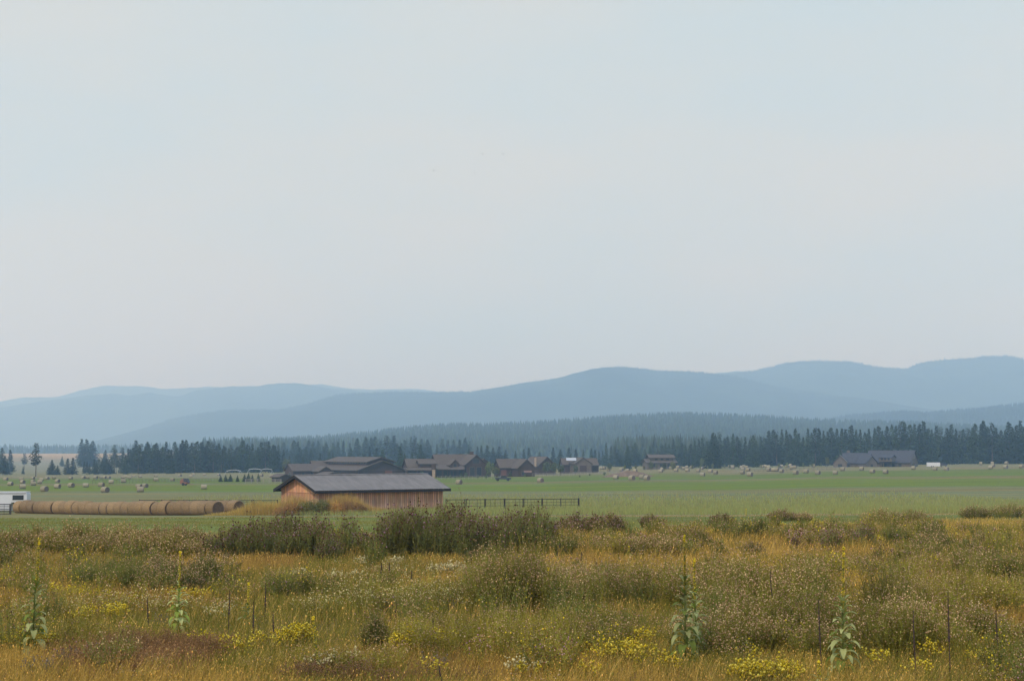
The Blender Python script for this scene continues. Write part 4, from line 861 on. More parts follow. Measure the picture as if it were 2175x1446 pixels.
# ---- parked pickup in front of the cottage
def pickup(px, py, label, m):
    x, y = hit(px, py, 300, 700); z = gz(x, y); root = empty('pickup_truck', (x, y, z), R(8), label=label, cat='truck')
    b = MB(); b.prism([(-2.7, 0, .55), (2.7, 0, .55), (2.75, 0, 1.05), (1.3, 0, 1.2), (-.9, 0, 1.2), (-.95, 0, 1.15), (-2.7, 0, 1.15)], (0, 0, 0), (0, 1.9, 0)); b.build('body', m, root)
    b = MB(); b.prism([(-.9, 0, 1.2), (1.3, 0, 1.2), (.7, 0, 1.8), (-.7, 0, 1.8)], (0, .12, 0), (0, 1.78, 0)); b.build('cab', M['glass'], root)
    for xw in (-1.8, 1.75):
        for yw in (-.04, 1.7):
            q = MB(); q.tube((xw, yw, .4), (xw, yw + .24, .4), .4, n=16); q.build('wheel', M['black'], root)
pickup(1069, 1021, 'dark pickup truck parked in the grass before the cottage', M['darksteel'])
# ---- farm implement in the left field
x, y = hit(391, 1031, 250, 700); z = gz(x, y); root = empty('hay_baler', (x, y, z), R(-15), label='faded orange hay baler standing in the left field', cat='baler'); root.scale = (.72,) * 3
b = MB(); b.prism([(-1.9, 0, .7), (.8, 0, .7), (1.6, 0, 1.2), (.6, 0, 2.7), (-.9, 0, 2.8), (-1.9, 0, 2.0)], (0, 0, 0), (0, 2.0, 0)); b.build('body', M['redpaint'], root)
b = MB(); b.prism([(-.3, 0, 1.5), (1.6, 0, 1.3), (.8, 0, 2.9), (-.4, 0, 3.0)], (0, -.05, 0), (0, 2.05, 0)); b.build('hood', M['darksteel'], root)
for yw in (-.3, 2.05): q = MB(); q.tube((-.4, yw, .6), (-.4, yw + .25, .6), .6, n=16); q.build('wheel', M['black'], root)
b = MB(); b.tube((1.4, 1, .8), (3.6, 1, .5), .1); b.build('drawbar', M['redpaint'], root)
# ---- pale rail fence and post fence
def rail_fence(px0, py0, px1, py1, H, n, rails, label, m, rad=.06, D0=None, D1=None):
    a = gp(px0, D0) if D0 else (*hit(px0, py0, 200, 780),); b = gp(px1, D1) if D1 else (*hit(px1, py1, 200, 780),)
    a = (a[0], a[1], gz(a[0], a[1])); b = (b[0], b[1], gz(b[0], b[1])); root = empty('rail_fence', a, 0, label=label, cat='fence')
    d = Vector(b) - Vector(a)
    for i in range(n + 1):
        q = d * (i / n); wz = gz(a[0] + q.x, a[1] + q.y) - a[2]; p = MB(); p.box((q.x, q.y, wz + H / 2 - .1), (rad * 2.4, rad * 2.4, H + .3)); p.build('post', m, root)
    rl = MB()
    for k in range(rails):
        for i in range(n):
            q0, q1 = d * (i / n), d * ((i + 1) / n); zz = H * (.35 + .6 * k / max(1, rails - 1))
            rl.tube((q0.x, q0.y, gz(a[0] + q0.x, a[1] + q0.y) - a[2] + zz), (q1.x, q1.y, gz(a[0] + q1.x, a[1] + q1.y) - a[2] + zz), rad, n=5)
    rl.build('rail', m, root)
rail_fence(521, 1026, 597, 1026, 1.3, 6, 3, 'pale board fence left of the small dark loafing shed', M['fencewood'], .07)
rail_fence(930, 0, 1060, 0, 1.2, 16, 2, 'thin post and rail fence in front of the lodge', M['fencewood'], .04, 560, 566)
rail_fence(1130, 0, 1330, 0, 1.3, 26, 3, 'grey rail fence before the houses right of the cottage', M['fencewood'], .05, 610, 640)
rail_fence(200, 0, 470, 0, 1.2, 40, 2, 'thin wire like fence crossing the left hay field', M['greywall'], .03, 480, 520)
rail_fence(1600, 0, 1790, 0, 1.2, 20, 2, 'thin fence before the saplings left of the grey roofed house', M['greywall'], .04, 640, 660)
# ---- centre pivot irrigation
x0, y0, z0_ = gp(484, 770); root = empty('irrigation_pivot', (x0, y0, z0_), 0, label='long white wheeled irrigation pipe in front of the left wood', cat='irrigation'); 
pts = [gp(p, 770) for p in (484, 513, 530, 557, 580)]
for i in range(4):
    a, b = pts[i], pts[i + 1]
    if i == 1: continue
    sp = MB(); prev = None
    for k in range(9):
        f = k / 8; arch = .55 * (1 - (2 * f - 1) ** 2); p = (a[0] + (b[0] - a[0]) * f - x0, a[1] - y0, zpy(1000, 770) - z0_ + arch + (.6 if i > 1 else 0))
        if prev: sp.tube(prev, p, .12, n=5)
        prev = p
    sp.build('pipe_span', M['white'], root)
for i, a in enumerate(pts):
    tw = MB(); t = zpy(1000, 770) - z0_ + .2
    for s in (-1.8, 1.8): tw.tube((a[0] - x0 + s * .35, s, .1), (a[0] - x0, 0, t), .07, n=4)
    tw.build('tower', M['lightroof'], root)
# ---- brown dirt mound and rubble by the right field
def mound(px, py, L_, W_, H_, m, name, label, cat, seed):
    x, y = hit(px, py, 100, 780); n, mm = 40, 24
    U, V_ = np.meshgrid(np.linspace(-1, 1, n), np.linspace(-1, 1, mm), indexing='ij'); rr = np.sqrt(U ** 2 + V_ ** 2)
    Xm = x + U * L_ / 2; Ym = y + V_ * W_ / 2; Zm = hz(Xm, Ym) - .15 + H_ * np.clip(1 - rr ** 1.6, 0, 1) * (.5 + fbm(U * 3 + seed, V_ * 3, seed) * 1.0)
    g_ = grid_mesh(name, Xm, Ym, Zm); return link(name, g_, m, label=label, cat=cat)
M['dirt'] = pmat('bare brown dirt', (.17, .12, .085), .95, .3, .8, bump=.5)
mound(1335, 1014, 22, 8, 2.6, M['dirt'], 'dirt_mound', 'low mound of brown dirt behind the touching bales', 'mound', 3)

# ------------------------------------------------------------ birds
def bird(px, py, D, rz, fl):
    p = at(px, py, D); b = MB(); S = .9
    sp = [(-.28, .02), (-.22, .05), (-.05, .085), (.12, .07), (.22, .045), (.30, .012)]; n = 8; vs = []
    for yy, q in sp:
        for k in range(n): t = 2 * math.pi * k / n; vs.append((math.cos(t) * q * S, yy * S, math.sin(t) * q * S * .9))
    fs = [(i * n + k, i * n + (k + 1) % n, (i + 1) * n + (k + 1) % n, (i + 1) * n + k) for i in range(5) for k in range(n)] + [tuple(range(n)), tuple(range(5 * n, 6 * n))]
    b.add(vs, fs)
    for s in (-1, 1):
        w1 = [(s * .04, .14, .02), (s * .36, .2, .10 * fl), (s * .72, .02, .04 * fl), (s * .40, -.05, .09 * fl), (s * .04, -.12, .02)]
        up = [(a_ * S, b_ * S, c_ * S + .012) for a_, b_, c_ in w1]; lo = [(a_ * S, b_ * S, c_ * S - .012) for a_, b_, c_ in w1]
        b.add(up + lo, [(0, 1, 2, 3, 4), (9, 8, 7, 6, 5), (0, 5, 6, 1), (1, 6, 7, 2), (2, 7, 8, 3), (3, 8, 9, 4)])
    b.add([(-.05, -.24, 0), (.05, -.24, 0), (.1, -.44, .01), (-.1, -.44, .01), (-.05, -.24, .02), (.05, -.24, .02), (.1, -.44, .03), (-.1, -.44, .03)], [(0, 1, 2, 3), (7, 6, 5, 4), (0, 4, 5, 1), (1, 5, 6, 2), (2, 6, 7, 3), (3, 7, 4, 0)])
    o = b.build('bird', M['fascia'], label=None); o.location = p; o.rotation_euler = (0, 0, rz); return o
for px, py, rz, fl, lb in [(1025, 328, .4, 1.6, 'dark bird in flight, upper left of the two level ones'), (1068, 328, -.6, 1, 'dark bird in flight, farthest right of the four'), (921, 362, 1.2, -1, 'dark bird in flight, farthest left of the four'), (1008, 368, -1.2, 1.2, 'dark bird in flight, lowest of the four')]:
    tag(bird(px, py, 520, rz, fl), lb, 'bird')

# ------------------------------------------------------------ meadow weeds
Z0 = lambda X, Y: hz(X, Y) + (fbm(np.asarray(X) * .25, np.asarray(Y) * .25, 3) - .5) * .25
def pts3(X, Y, dz=-.02): return np.stack([X, Y, Z0(X, Y) + dz], 1)
def D_of(py): return hit(CX, py, 15, 200)[1]
# colour of the ground cover, by place (golden, rust, olive, straw)
def cover_color(X, Y, n):
    gold = np.array((.42, .305, .095)); rust = np.array((.31, .20, .085)); olive = np.array((.185, .19, .042)); straw = np.array((.62, .46, .20)); yel = np.array((.42, .36, .05))
    a = fbm(X / 5, Y / 5, 21, 3); b = fbm(X / 3.5 + 9, Y / 6, 22, 3); c = rng.random(n); far = np.clip((Y - 30) / 12, 0, 1)
    col = np.broadcast_to(gold, (n, 3)).copy()
    PXs = CX + F * X / Y
    pol = np.clip((a - .50) * 5 + .55 * (1 - far) - .25 * np.clip((27 - Y) / 3, 0, 1), 0, .85)
    m1 = c < pol; col[m1] = olive
    m2 = (rng.random(n) < np.clip((b - .55) * 4, 0, .6)) & ~m1; col[m2] = rust
    m3 = rng.random(n) < .12; col[m3] = straw
    # reddish brown bunch grass in the lower left
    e = ((PXs - 290) / 190) ** 2 + ((Y - 25.5) / 2.3) ** 2; m4 = rng.random(n) < np.clip(1.3 - e, 0, .9); col[m4] = (.34, .215, .13)
    return np.clip(col * rng.uniform(.65, 1.3, (n, 1)), 0, 1)
g = Veg()
def scatter(n, d0, d1, pw=1.0, margin=1.15):
    D = np.sqrt(rng.uniform(d0 ** 2, d1 ** 2, n)); X = rng.uniform(-1, 1, n) * D * .3445 * margin; return X, D
def weed_edge(X):      # how far the weeds reach before the mown strip
    px = np.interp(X, [-30, -5, 5, 12, 25], [58, 60, 66, 72, 88]); return px
for d0, d1, n, H0, W0 in [(14, 30, 125000, .21, .009), (30, 48, 135000, .27, .013), (48, 92, 120000, .34, .022)]:
    X, D = scatter(n, d0, d1); k = D < weed_edge(X) + 3 * (fbm(X / 3, D / 3, 2) - .5); X, D = X[k], D[k]; n = len(X)
    P = pts3(X, D); h = H0 * rng.uniform(.5, 1.5, n) * (.7 + .7 * fbm(X / 2, D / 2, 6, 2)); ln = rng.normal(0, .35, (n, 2)) * h[:, None] + np.array([.05, 0])
    col = cover_color(X, D, n); c = g.ribbons(P, h, ln, W0 * rng.uniform(.6, 1.3, n), col, K=2, top=.25)
    k = rng.random(n) < .25                    # seed heads
    tip = c[k, -1, :]; g.heads(tip, rng.uniform(.004, .008, k.sum()) * (1 + d0 / 40), np.clip(col[k] * 1.25, 0, 1), squash=2.2)
g.build('meadow_grass', M['veg'], kind='stuff', label='golden dry meadow grass covering the foreground', cat='grass')

def add_clump(v, X, Y, h, r, ns, green, head, hd=.7, hr=.012, leafy=1.6, lean=.5, top=.35, wdt=.010, vh=None, hcount=4, dome=.35, bsp=.45):
    """a bushy weed: many thin stems out of one root, side twigs and small heads in the upper part"""
    n = int(ns * 1.6); a = rng.uniform(0, 6.283, n); q = np.sqrt(rng.random(n))
    bx, by = np.cos(a) * q * r * bsp, np.sin(a) * q * r * bsp
    P = pts3(X + bx, Y + by); hh = h * rng.uniform(.72, 1.05, n) * (1 - dome * q ** 2)
    ln = np.stack([np.cos(a) * q * r * lean, np.sin(a) * q * r * lean], 1) + rng.normal(0, .05, (n, 2)) * h
    sc_ = max(1.0, Y / 30.0)
    cg = col_jit(green, n, .3)
    c = v.ribbons(P, hh, ln, wdt * sc_ * rng.uniform(.7, 1.3, n), cg, K=3, top=.3)
    # twigs
    tw = max(1, hcount); idx = np.repeat(np.arange(n), tw); t = rng.uniform(top, 1, len(idx)); 
    Pc = c[idx, 0] + (np.stack([ln[idx, 0] * t ** 1.6, ln[idx, 1] * t ** 1.6, hh[idx] * t], 1))
    m_ = len(idx); tl = h * rng.uniform(.06, .2, m_); tln = rng.normal(0, 1, (m_, 2)); tln /= np.linalg.norm(tln, axis=1, keepdims=True) + 1e-6; tln *= (tl * rng.uniform(.2, .7, m_))[:, None]
    c2 = v.ribbons(Pc, tl, tln, wdt * sc_ * .7, cg[idx], K=1, top=.5, curve=1.0)
    hp = c2[:, -1]; k = rng.random(m_) < hd
    hc = np.array(head)[rng.integers(0, len(head), k.sum())] * rng.uniform(.65, 1.25, (k.sum(), 1))
    (vh or v).heads(hp[k], hr * sc_ ** .6 * rng.uniform(.7, 1.4, k.sum()), hc, squash=1.1)
    # narrow leaves
    nl = int(n * 7 * leafy); idx = rng.integers(0, n, nl); t = rng.uniform(.03, .85, nl)
    Pl = c[idx, 0] + np.stack([ln[idx, 0] * t ** 1.6, ln[idx, 1] * t ** 1.6, hh[idx] * t], 1); dv_ = rng.normal(0, 1, (nl, 3)); dv_[:, 2] = np.abs(dv_[:, 2]) * .8 + .2
    v.leaves(Pl, dv_, h * rng.uniform(.05, .12, nl), .016 * sc_ * rng.uniform(.8, 1.6, nl), np.clip(cg[idx] * rng.uniform(.7, 1.35, (nl, 1)), 0, 1), droop=.15)
MAUVE = [(.36, .26, .21), (.42, .31, .26), (.28, .19, .15), (.52, .44, .36)]
MAROON = [(.15, .065, .06), (.20, .10, .08), (.12, .05, .05), (.42, .26, .48), (.34, .26, .22)]
GREY = [(.32, .25, .17), (.24, .18, .12), (.40, .33, .24)]
WHITE = [(.62, .60, .50), (.5, .5, .4)]
YEL = [(.62, .55, .05), (.55, .45, .04), (.7, .66, .16)]
SG = (.17, .175, .045); DG = (.125, .145, .045); OG = (.22, .21, .05); BG = (.21, .235, .10)
GOLD = [(.40, .27, .10), (.48, .36, .16)]
def mass(v, px0, px1, pyb, pyt, dens, green, head, depth=3.0, tall=None, r=.45, **k):
    """fills a stretch of the meadow with clumps; its near edge is at photo row pyb"""
    x0, D = hit(px0, pyb, 15, 200); x1, _ = hit(px1, pyb, 15, 200)
    h = (pyb - pyt) * D / F * (1.0 if pyb < 1200 else 1.15) if tall is None else tall
    n = max(1, int(abs(x1 - x0) * depth * dens * 1.25))
    for i in range(n):
        X = random.uniform(x0, x1); Y = D + random.uniform(0, depth)
        e = min(1, (min(X - x0, x1 - X) + .2) / (.18 * (x1 - x0) + .1)); hh = h * (.5 + .5 * e) * (.72 + .5 * float(vnoise(X * .9, Y * .9, 4))) * random.uniform(.85, 1.1)
        add_clump(v, X, Y, hh, r * random.uniform(.8, 1.25), k.get('ns', 26), green, head, **{q: w_ for q, w_ in k.items() if q != 'ns'})
# thistle band in the middle distance
v = Veg()
mass(v, 430, 780, 1192, 1112, 2.5, BG, MAROON, 3.5, hr=.018, hd=.3, ns=22, top=.68)
mass(v, 560, 700, 1185, 1104, 1.0, BG, MAROON, 2.5, hr=.018, hd=.3, ns=22, top=.68)
mass(v, 780, 1060, 1195, 1092, 2.8, BG, MAROON, 3.5, hr=.019, hd=.32, ns=24, top=.66)
mass(v, 850, 1010, 1190, 1085, 1.5, BG, MAROON, 2.5, hr=.019, hd=.32, ns=22, top=.68)
mass(v, 1040, 1180, 1180, 1098, 2.0, BG, MAROON, 4.0, hr=.018, hd=.3, ns=20, top=.66)
mass(v, 1180, 1340, 1146, 1100, 1.5, SG, MAROON + MAUVE, 7, hr=.016, ns=22, top=.4)
v.build('thistles', M['veg'], kind='stuff', label='tall band of thistles with dark maroon heads below the shed', cat='thistles')
v = Veg()
mass(v, -60, 440, 1192, 1128, 2.6, SG, MAUVE + GREY, 5.5, hr=.015, ns=26, top=.45)
mass(v, -60, 120, 1178, 1124, 1.6, SG, GREY, 4, hr=.015, ns=26, top=.4)
mass(v, 120, 310, 1262, 1196, 2.6, DG, GREY, 2.8, hr=.011, hd=.35, ns=30)
mass(v, 270, 465, 1256, 1190, 2.8, DG, MAUVE, 2.6, hr=.014, ns=26, top=.5)
mass(v, 180, 460, 1310, 1262, 1.8, OG, WHITE + MAUVE, 2.2, hr=.012, ns=18)
mass(v, -40, 220, 1330, 1290, 1.6, OG, GREY + WHITE, 3, hr=.010, ns=18)
mass(v, -40, 130, 1200, 1172, 1.4, OG, GREY, 3, hr=.012, ns=18)
mass(v, 640, 1010, 1322, 1252, 2.4, SG, GREY + WHITE, 2.6, hr=.012, ns=24)
mass(v, 1000, 1180, 1318, 1190, 3.6, SG, MAUVE + GREY, 2.6, hr=.014, ns=34, hcount=6, r=.6)
mass(v, 1160, 1500, 1300, 1212, 3.0, SG, MAUVE, 3.0, hr=.014, ns=30, hcount=5, r=.55)
mass(v, 1520, 1830, 1315, 1212, 3.0, SG, MAUVE, 3.0, hr=.014, ns=30, hcount=5, r=.55)
mass(v, 1480, 2230, 1408, 1302, 2.6, SG, MAUVE, 3.0, hr=.013, ns=32, hcount=5, r=.5)
mass(v, 1950, 2230, 1330, 1240, 2.4, OG, MAUVE + GREY, 3.5, hr=.013, ns=24, r=.5)
mass(v, 2080, 2230, 1248, 1176, 2.4, SG, MAUVE, 3.0, hr=.013, ns=24, r=.5)
mass(v, 1880, 2100, 1235, 1190, 1.6, OG, MAUVE, 4.0, hr=.013, ns=22, r=.5)
mass(v, 1290, 1470, 1190, 1145, 1.8, SG, MAUVE, 4.0, hr=.014, ns=22, r=.5)
mass(v, 820, 1260, 1400, 1318, 2.4, OG, GREY + MAUVE, 2.6, hr=.010, ns=26, r=.45)
mass(v, 1200, 1500, 1390, 1325, 1.8, SG, MAUVE + GREY, 2.6, hr=.011, ns=22, r=.45)
mass(v, 560, 900, 1446, 1385, 1.8, OG, GREY + MAUVE, 2.4, hr=.010, ns=20, r=.4)
mass(v, 150, 560, 1460, 1420, 1.6, OG, GREY, 1.6, hr=.011, ns=18, r=.35)
mass(v, 560, 1500, 1245, 1215, .5, OG, WHITE + GREY, 5.0, hr=.012, ns=14, r=.35)
mass(v, 1700, 1860, 1165, 1122, 1.2, SG, MAROON + MAUVE, 5.0, hr=.015, ns=20, r=.5)
mass(v, 1450, 2230, 1230, 1205, .35, OG, GREY + GOLD, 9.0, hr=.013, ns=14, r=.4)
mass(v, 1500, 2230, 1150, 1128, .25, OG, GREY + GOLD, 12.0, hr=.015, ns=12, r=.4)
# brush of all heights between the larger stands
for i in range(1200):
    D = math.sqrt(random.uniform(19 ** 2, 66 ** 2)); X = random.uniform(-1, 1) * D * .39; dn = float(fbm(X / 4.5, D / 4.5, 61, 3)); pyy = HOR + 3.6 * F / D
    gap = .22 if 1178 < pyy < 1255 and 440 < CX + F * X / D < 1010 else 0
    if dn < .45 + gap + (.06 if D > 44 else 0) or D > float(weed_edge(X)) - 3: continue
    kk = random.random(); h_ = random.uniform(.35, .95) * (.55 + dn)
    add_clump(v, X, D, h_, random.uniform(.3, .7), 24, (SG, DG, OG, DG)[int(kk * 4)], random.choice([MAUVE, MAUVE, GREY, GREY + YEL[:1], MAUVE + MAROON]), hd=random.choice([.25, .5, .7]), hr=.013)
v.build('knapweed', M['veg'], kind='stuff', label='grey green knapweed with mauve brown heads spread over the meadow', cat='weeds')
v = Veg()
for px0, px1, pyb, pyt, dn, dp in [(150, 245, 1325, 1300, 5, 1.0), (228, 262, 1212, 1198, 4, 1.2), (395, 470, 1388, 1362, 6, .8), (440, 540, 1408, 1375, 5, .9), (540, 670, 1385, 1358, 7, .9), (-20, 160, 1398, 1368, 2.5, 1.4), (820, 940, 1392, 1365, 4, 1.0), (870, 930, 1330, 1312, 2.5, 1), (1255, 1400, 1418, 1380, 5, 1.2), (1340, 1400, 1392, 1368, 6, 1), (1575, 1695, 1470, 1415, 10, 1.0), (1515, 1565, 1148, 1132, 4, 2.5), (1655, 1730, 1140, 1122, 3, 2.5), (1855, 1900, 1158, 1145, 4, 2), (2020, 2085, 1140, 1124, 3, 3), (1560, 2200, 1446, 1425, .5, 2.0), (2080, 2175, 1290, 1270, 1.5, 2), (900, 1500, 1452, 1425, .6, 1.5), (-20, 430, 1300, 1285, .7, 3), (1990, 2175, 1160, 1145, .8, 5), (1600, 1850, 1125, 1110, .2, 6)]:
    mass(v, px0, px1, pyb, pyt, dn, OG, YEL, dp, tall=max(.42, (pyb - pyt) * D_of(pyb) / F), hr=.017, hd=.95, ns=14, top=.55, leafy=.5, r=.32)
v.build('yellow_flowers', M['veg'], kind='stuff', label='patches of bright yellow wildflowers low in the meadow', cat='flowers')
v = Veg()
for px0, px1, pyb, pyt, dn, dp in [(610, 770, 1242, 1224, 1.2, 1.6), (915, 1010, 1228, 1206, 3, 1.6), (1080, 1190, 1436, 1415, 3, .7), (440, 505, 1330, 1316, 1.5, .8), (830, 880, 1290, 1276, 2, .8), (600, 760, 1446, 1420, 2, 1.2), (740, 840, 1215, 1200, 1.5, 1.5)]:
    mass(v, px0, px1, pyb, pyt, dn, (.22, .24, .13), WHITE, dp, tall=max(.42, (pyb - pyt) * D_of(pyb) / F), hr=.018, hd=.8, ns=12, top=.6, leafy=.4, r=.35)
v.build('white_flowers', M['veg'], kind='stuff', label='small patches of off white umbel flowers in the meadow', cat='flowers')
v = Veg()
for px0, px1, pyb, pyt, dn, dp in [(312, 348, 1338, 1300, 4, .8), (860, 1010, 1318, 1292, 2.5, 1.2), (60, 130, 1440, 1405, 4, 1), (880, 930, 1425, 1395, 3, .8)]:
    mass(v, px0, px1, pyb, pyt, dn, (.20, .19, .19), [(.30, .26, .30), (.26, .24, .27)], dp, tall=.36, hr=.012, hd=.6, ns=16, leafy=.6, r=.3)
mass(v, 130, 450, 1436, 1386, 4.5, (.30, .19, .11), [(.38, .25, .17), (.32, .20, .13)], 2.6, hr=.010, hd=.9, ns=30, leafy=.2, top=.5, r=.45, wdt=.006)
mass(v, 580, 1000, 1470, 1425, 2.5, (.25, .16, .10), [(.34, .22, .15), (.30, .2, .16)], 1.6, hr=.010, hd=.9, ns=20, leafy=.2, top=.5, r=.35, wdt=.006)
v.build('dry_bunch_grass', M['veg'], kind='stuff', label='reddish brown bunch grass in the lower left meadow', cat='grass')

# separate bushes that can be told apart
def bush(px, pyb, pyt, wpx, green, head, label, name='weed_bush', ns=110, **k):
    x, D = hit(px, pyb, 15, 200); h = (pyb - pyt) * D / F; r = wpx / 2 * D / F
    a_ = Veg(); add_clump(a_, x, D, h, r * 1.0, ns, green, head, lean=.35, dome=.55, bsp=.75, hcount=5, **k)
    a_.V = [V - np.array([x, D, gz(x, D)]) for V in a_.V]
    a_.build(name, M['veg'], None, loc=(x, D, gz(x, D)), label=label, cat='bush')
for a_ in [(1535, 1122, 1090, 62, SG, MAROON, 'dark rounded weed bush at the edge of the mown strip, centre right'), (1380, 1120, 1094, 48, SG, MAROON, 'small dark bush alone on the mown strip right of the fence'),
           (1662, 1106, 1082, 66, SG, MAROON, 'low dark bush left of two before the grain field'), (1706, 1106, 1087, 42, SG, MAUVE, 'little dark bush close right of a wider one before the grain field'),
           (1870, 1116, 1078, 90, SG, MAUVE, 'broad brownish bush at the far meadow edge, left of a lower one'), (1940, 1114, 1080, 90, SG, MAUVE, 'broad flat bush at the far meadow edge right of its twin'),
           (2075, 1101, 1072, 80, SG, MAUVE, 'dark bush left of the last one on the far meadow edge'), (2140, 1099, 1068, 90, SG, MAUVE, 'dark bush at the far meadow edge nearest the right photo edge'),
           (1988, 1172, 1120, 80, DG, MAUVE, 'dense dark green rounded bush in the golden grass at the right'), (2096, 1168, 1130, 60, DG, MAUVE, 'smaller dark green rounded bush right of the dense one'),
           (1480, 1172, 1116, 70, SG, MAUVE, 'mauve topped bush left of the yellow flower patch'), (1600, 1186, 1150, 56, DG, MAUVE, 'low rounded bush in the golden grass, right of the yellow patch'),
           (1835, 1166, 1108, 50, BG, MAROON + [(.3, .18, .3)], 'upright thistle with purple heads in the golden grass'), (1688, 1173, 1140, 24, BG, MAROON, 'narrow upright thistle in golden grass'), (1765, 1176, 1122, 55, BG, MAROON + [(.3, .18, .3)], 'thistle clump between two purple headed ones'),
           (1515, 1240, 1166, 100, SG, MAUVE, 'grey mauve bush behind the twin mulleins'), (1880, 1335, 1188, 150, SG, MAUVE, 'large domed mauve bush right of the tall mullein'),
           (795, 1385, 1288, 60, DG, GREY, 'upright dark green bush near the bottom centre left'), (482, 1212, 1180, 20, BG, GREY, 'narrow green thistle standing in golden grass below the thistle band'),
           (700, 1200, 1130, 60, BG, MAROON, 'thistle clump standing forward of the band below the shed'), (1030, 1210, 1150, 90, DG, GREY, 'rounded green bush at the foot of the tall thistles'),
           (400, 1262, 1200, 70, DG, MAUVE, 'dark bush behind the leafy mullein on the left'), (1090, 1312, 1182, 130, SG, MAUVE, 'tall grey green bush in the meadow centre')]:
    bush(*a_)

# mulleins
def mullein(px, pyb, pyt, leaf_frac, label, wide=1.0, seed=0, lean_px=0, thin=1.0, pale=1.0):
    r_ = np.random.default_rng(seed); x, D = hit(px, pyb, 15, 200); z = gz(x, D); h = (pyb - pyt) * D / F; lx = lean_px * D / F
    root = empty('mullein', (x, D, z), 0, label=label, cat='mullein'); lf = h * leaf_frac
    s = MB(); s.path([(0, 0, -.1), (lx * .3, 0, lf * .8), (lx * .7, 0, h * .75), (lx, 0, h * .98)], [.016, .014, .011, .005], 7, (.15, .19, .07)); s.build('stem', M['veg'], root)
    sp = MB(); n = 26; z0s = lf * .85
    for i in range(n):
        f0, f1 = i / n, (i + 1) / n; zz0, zz1 = z0s + (h - z0s) * f0, z0s + (h - z0s) * f1; xx = lx * (zz0 / h)
        rad = (.019 * (1 - f0 * .55) + .006 * math.sin(i * 2.3)) * thin
        c = (.16, .17, .045) if r_.random() < .6 else (.30, .26, .05)
        sp.tube((xx, 0, zz0), (lx * zz1 / h, 0, zz1), rad, rad * .9, 7, c)
    nf = int(70 * thin); t = r_.beta(1.1, 1.0, nf); a = r_.uniform(0, 6.28, nf); zz = z0s + (h - z0s) * t; rr = (.030 * (1 - t * .5)) * thin
    def bud(x_, y_, z_, q, c_): sp.add([(x_ + q, y_, z_), (x_, y_ + q, z_), (x_ - q, y_, z_), (x_, y_ - q, z_), (x_, y_, z_ + q), (x_, y_, z_ - q)], [(0, 1, 4), (1, 2, 4), (2, 3, 4), (3, 0, 4), (1, 0, 5), (2, 1, 5), (3, 2, 5), (0, 3, 5)], c_)
    for k in range(nf): bud(lx * zz[k] / h + math.cos(a[k]) * rr[k] * .8, math.sin(a[k]) * rr[k] * .8, zz[k], r_.uniform(.009, .014), tuple(q * .8 for q in YEL[k % 3]))
    for k in range(10): bud(lx + r_.uniform(-.015, .015), r_.uniform(-.015, .015), h - r_.uniform(0, .05) * h, .02, YEL[0])
    sp.build('flower_spike', M['veg'], root)
    # big felted leaves, largest at the base, arching over
    L_ = MB(); nl = int(40 * wide)
    for i in range(nl):
        f = (i / nl) ** .9; zb = lf * (.04 + .95 * f); a = i * 2.4 + r_.uniform(-.3, .3); ll = (.36 * (1 - .62 * f) * r_.uniform(.75, 1.15)) * min(1.3, .75 + h * .18); wd = ll * .34
        el = R(20 + 45 * f + r_.uniform(-12, 12)); ca, sa = math.cos(a), math.sin(a); K = 5; pr_ = []
        px_, pz_ = .015, zb; an = el
        for k in range(K + 1):
            ww = wd * math.sin(math.pi * min(.97, (k + .35) / (K + .8))) * .5
            pr_.append((px_, pz_, ww)); px_ += ll / K * math.cos(an); pz_ += ll / K * math.sin(an); an -= R(13 + 20 * (1 - f))
        base = lx * zb / h; vs = []
        g0 = r_.uniform(.8, 1.15)
        for (q, zq, ww) in pr_:
            for s_ in (-1, 0, 1): vs.append((base + q * ca - s_ * ww * sa, q * sa + s_ * ww * ca, zq + abs(s_) * ww * .35))
        fs = [(k * 3 + j, k * 3 + j + 1, k * 3 + j + 4, k * 3 + j + 3) for k in range(K) for j in (0, 1)]
        L_.add(vs, fs, tuple(min(1, q * g0) for q in ((.36, .42, .25) if r_.random() < .6 else (.17, .24, .06))))
    me = L_.mesh('leaves', True); link('leaves', me, M['veg'], root)
for i, a_ in enumerate([(1456, 1412, 1142, .68, 'taller of two mulleins side by side with large pale leaves', 1.3, 0), (1478, 1400, 1190, .70, 'shorter mullein close right of a taller one', 1.0, -2), (1790, 1442, 1168, .62, 'tall yellow tipped mullein with broad pale leaves, lower right', 1.3, 6),
    (68, 1392, 1148, .66, 'tall leafy mullein near the left photo edge', 1.1, 10), (378, 1350, 1175, .62, 'leafy mullein with yellow tip in the left meadow', 1.1, 2), (1168, 1310, 1208, .7, 'pale slender mullein in the meadow centre', .8, -2),
    (526, 1330, 1240, .5, 'thin pale green mullein among dark stalks', .4, 1), (1740, 1460, 1405, .4, 'short mullein with yellow knob at the bottom edge', .3, 0), (676, 1440, 1312, .25, 'leaning yellow green mullein without big leaves at lower centre left', .25, -12),
    (312, 1250, 1196, .5, 'small pale mullein behind the white flowers on the left', .5, 0), (1336, 1190, 1160, .5, 'tiny pale mullein in the golden gap, centre right', .4, 0), (1238, 1368, 1342, .4, 'short yellow mullein low in the centre right weeds', .3, 0),
    (1585, 1110, 1080, .4, 'thin mullein rising at the far meadow edge', .3, 0), (2045, 1252, 1226, .8, 'small rosette mullein on the right', .6, 0)]):
    mullein(a_[0], a_[1], a_[2], a_[3], a_[4], a_[5], 40 + i, a_[6])
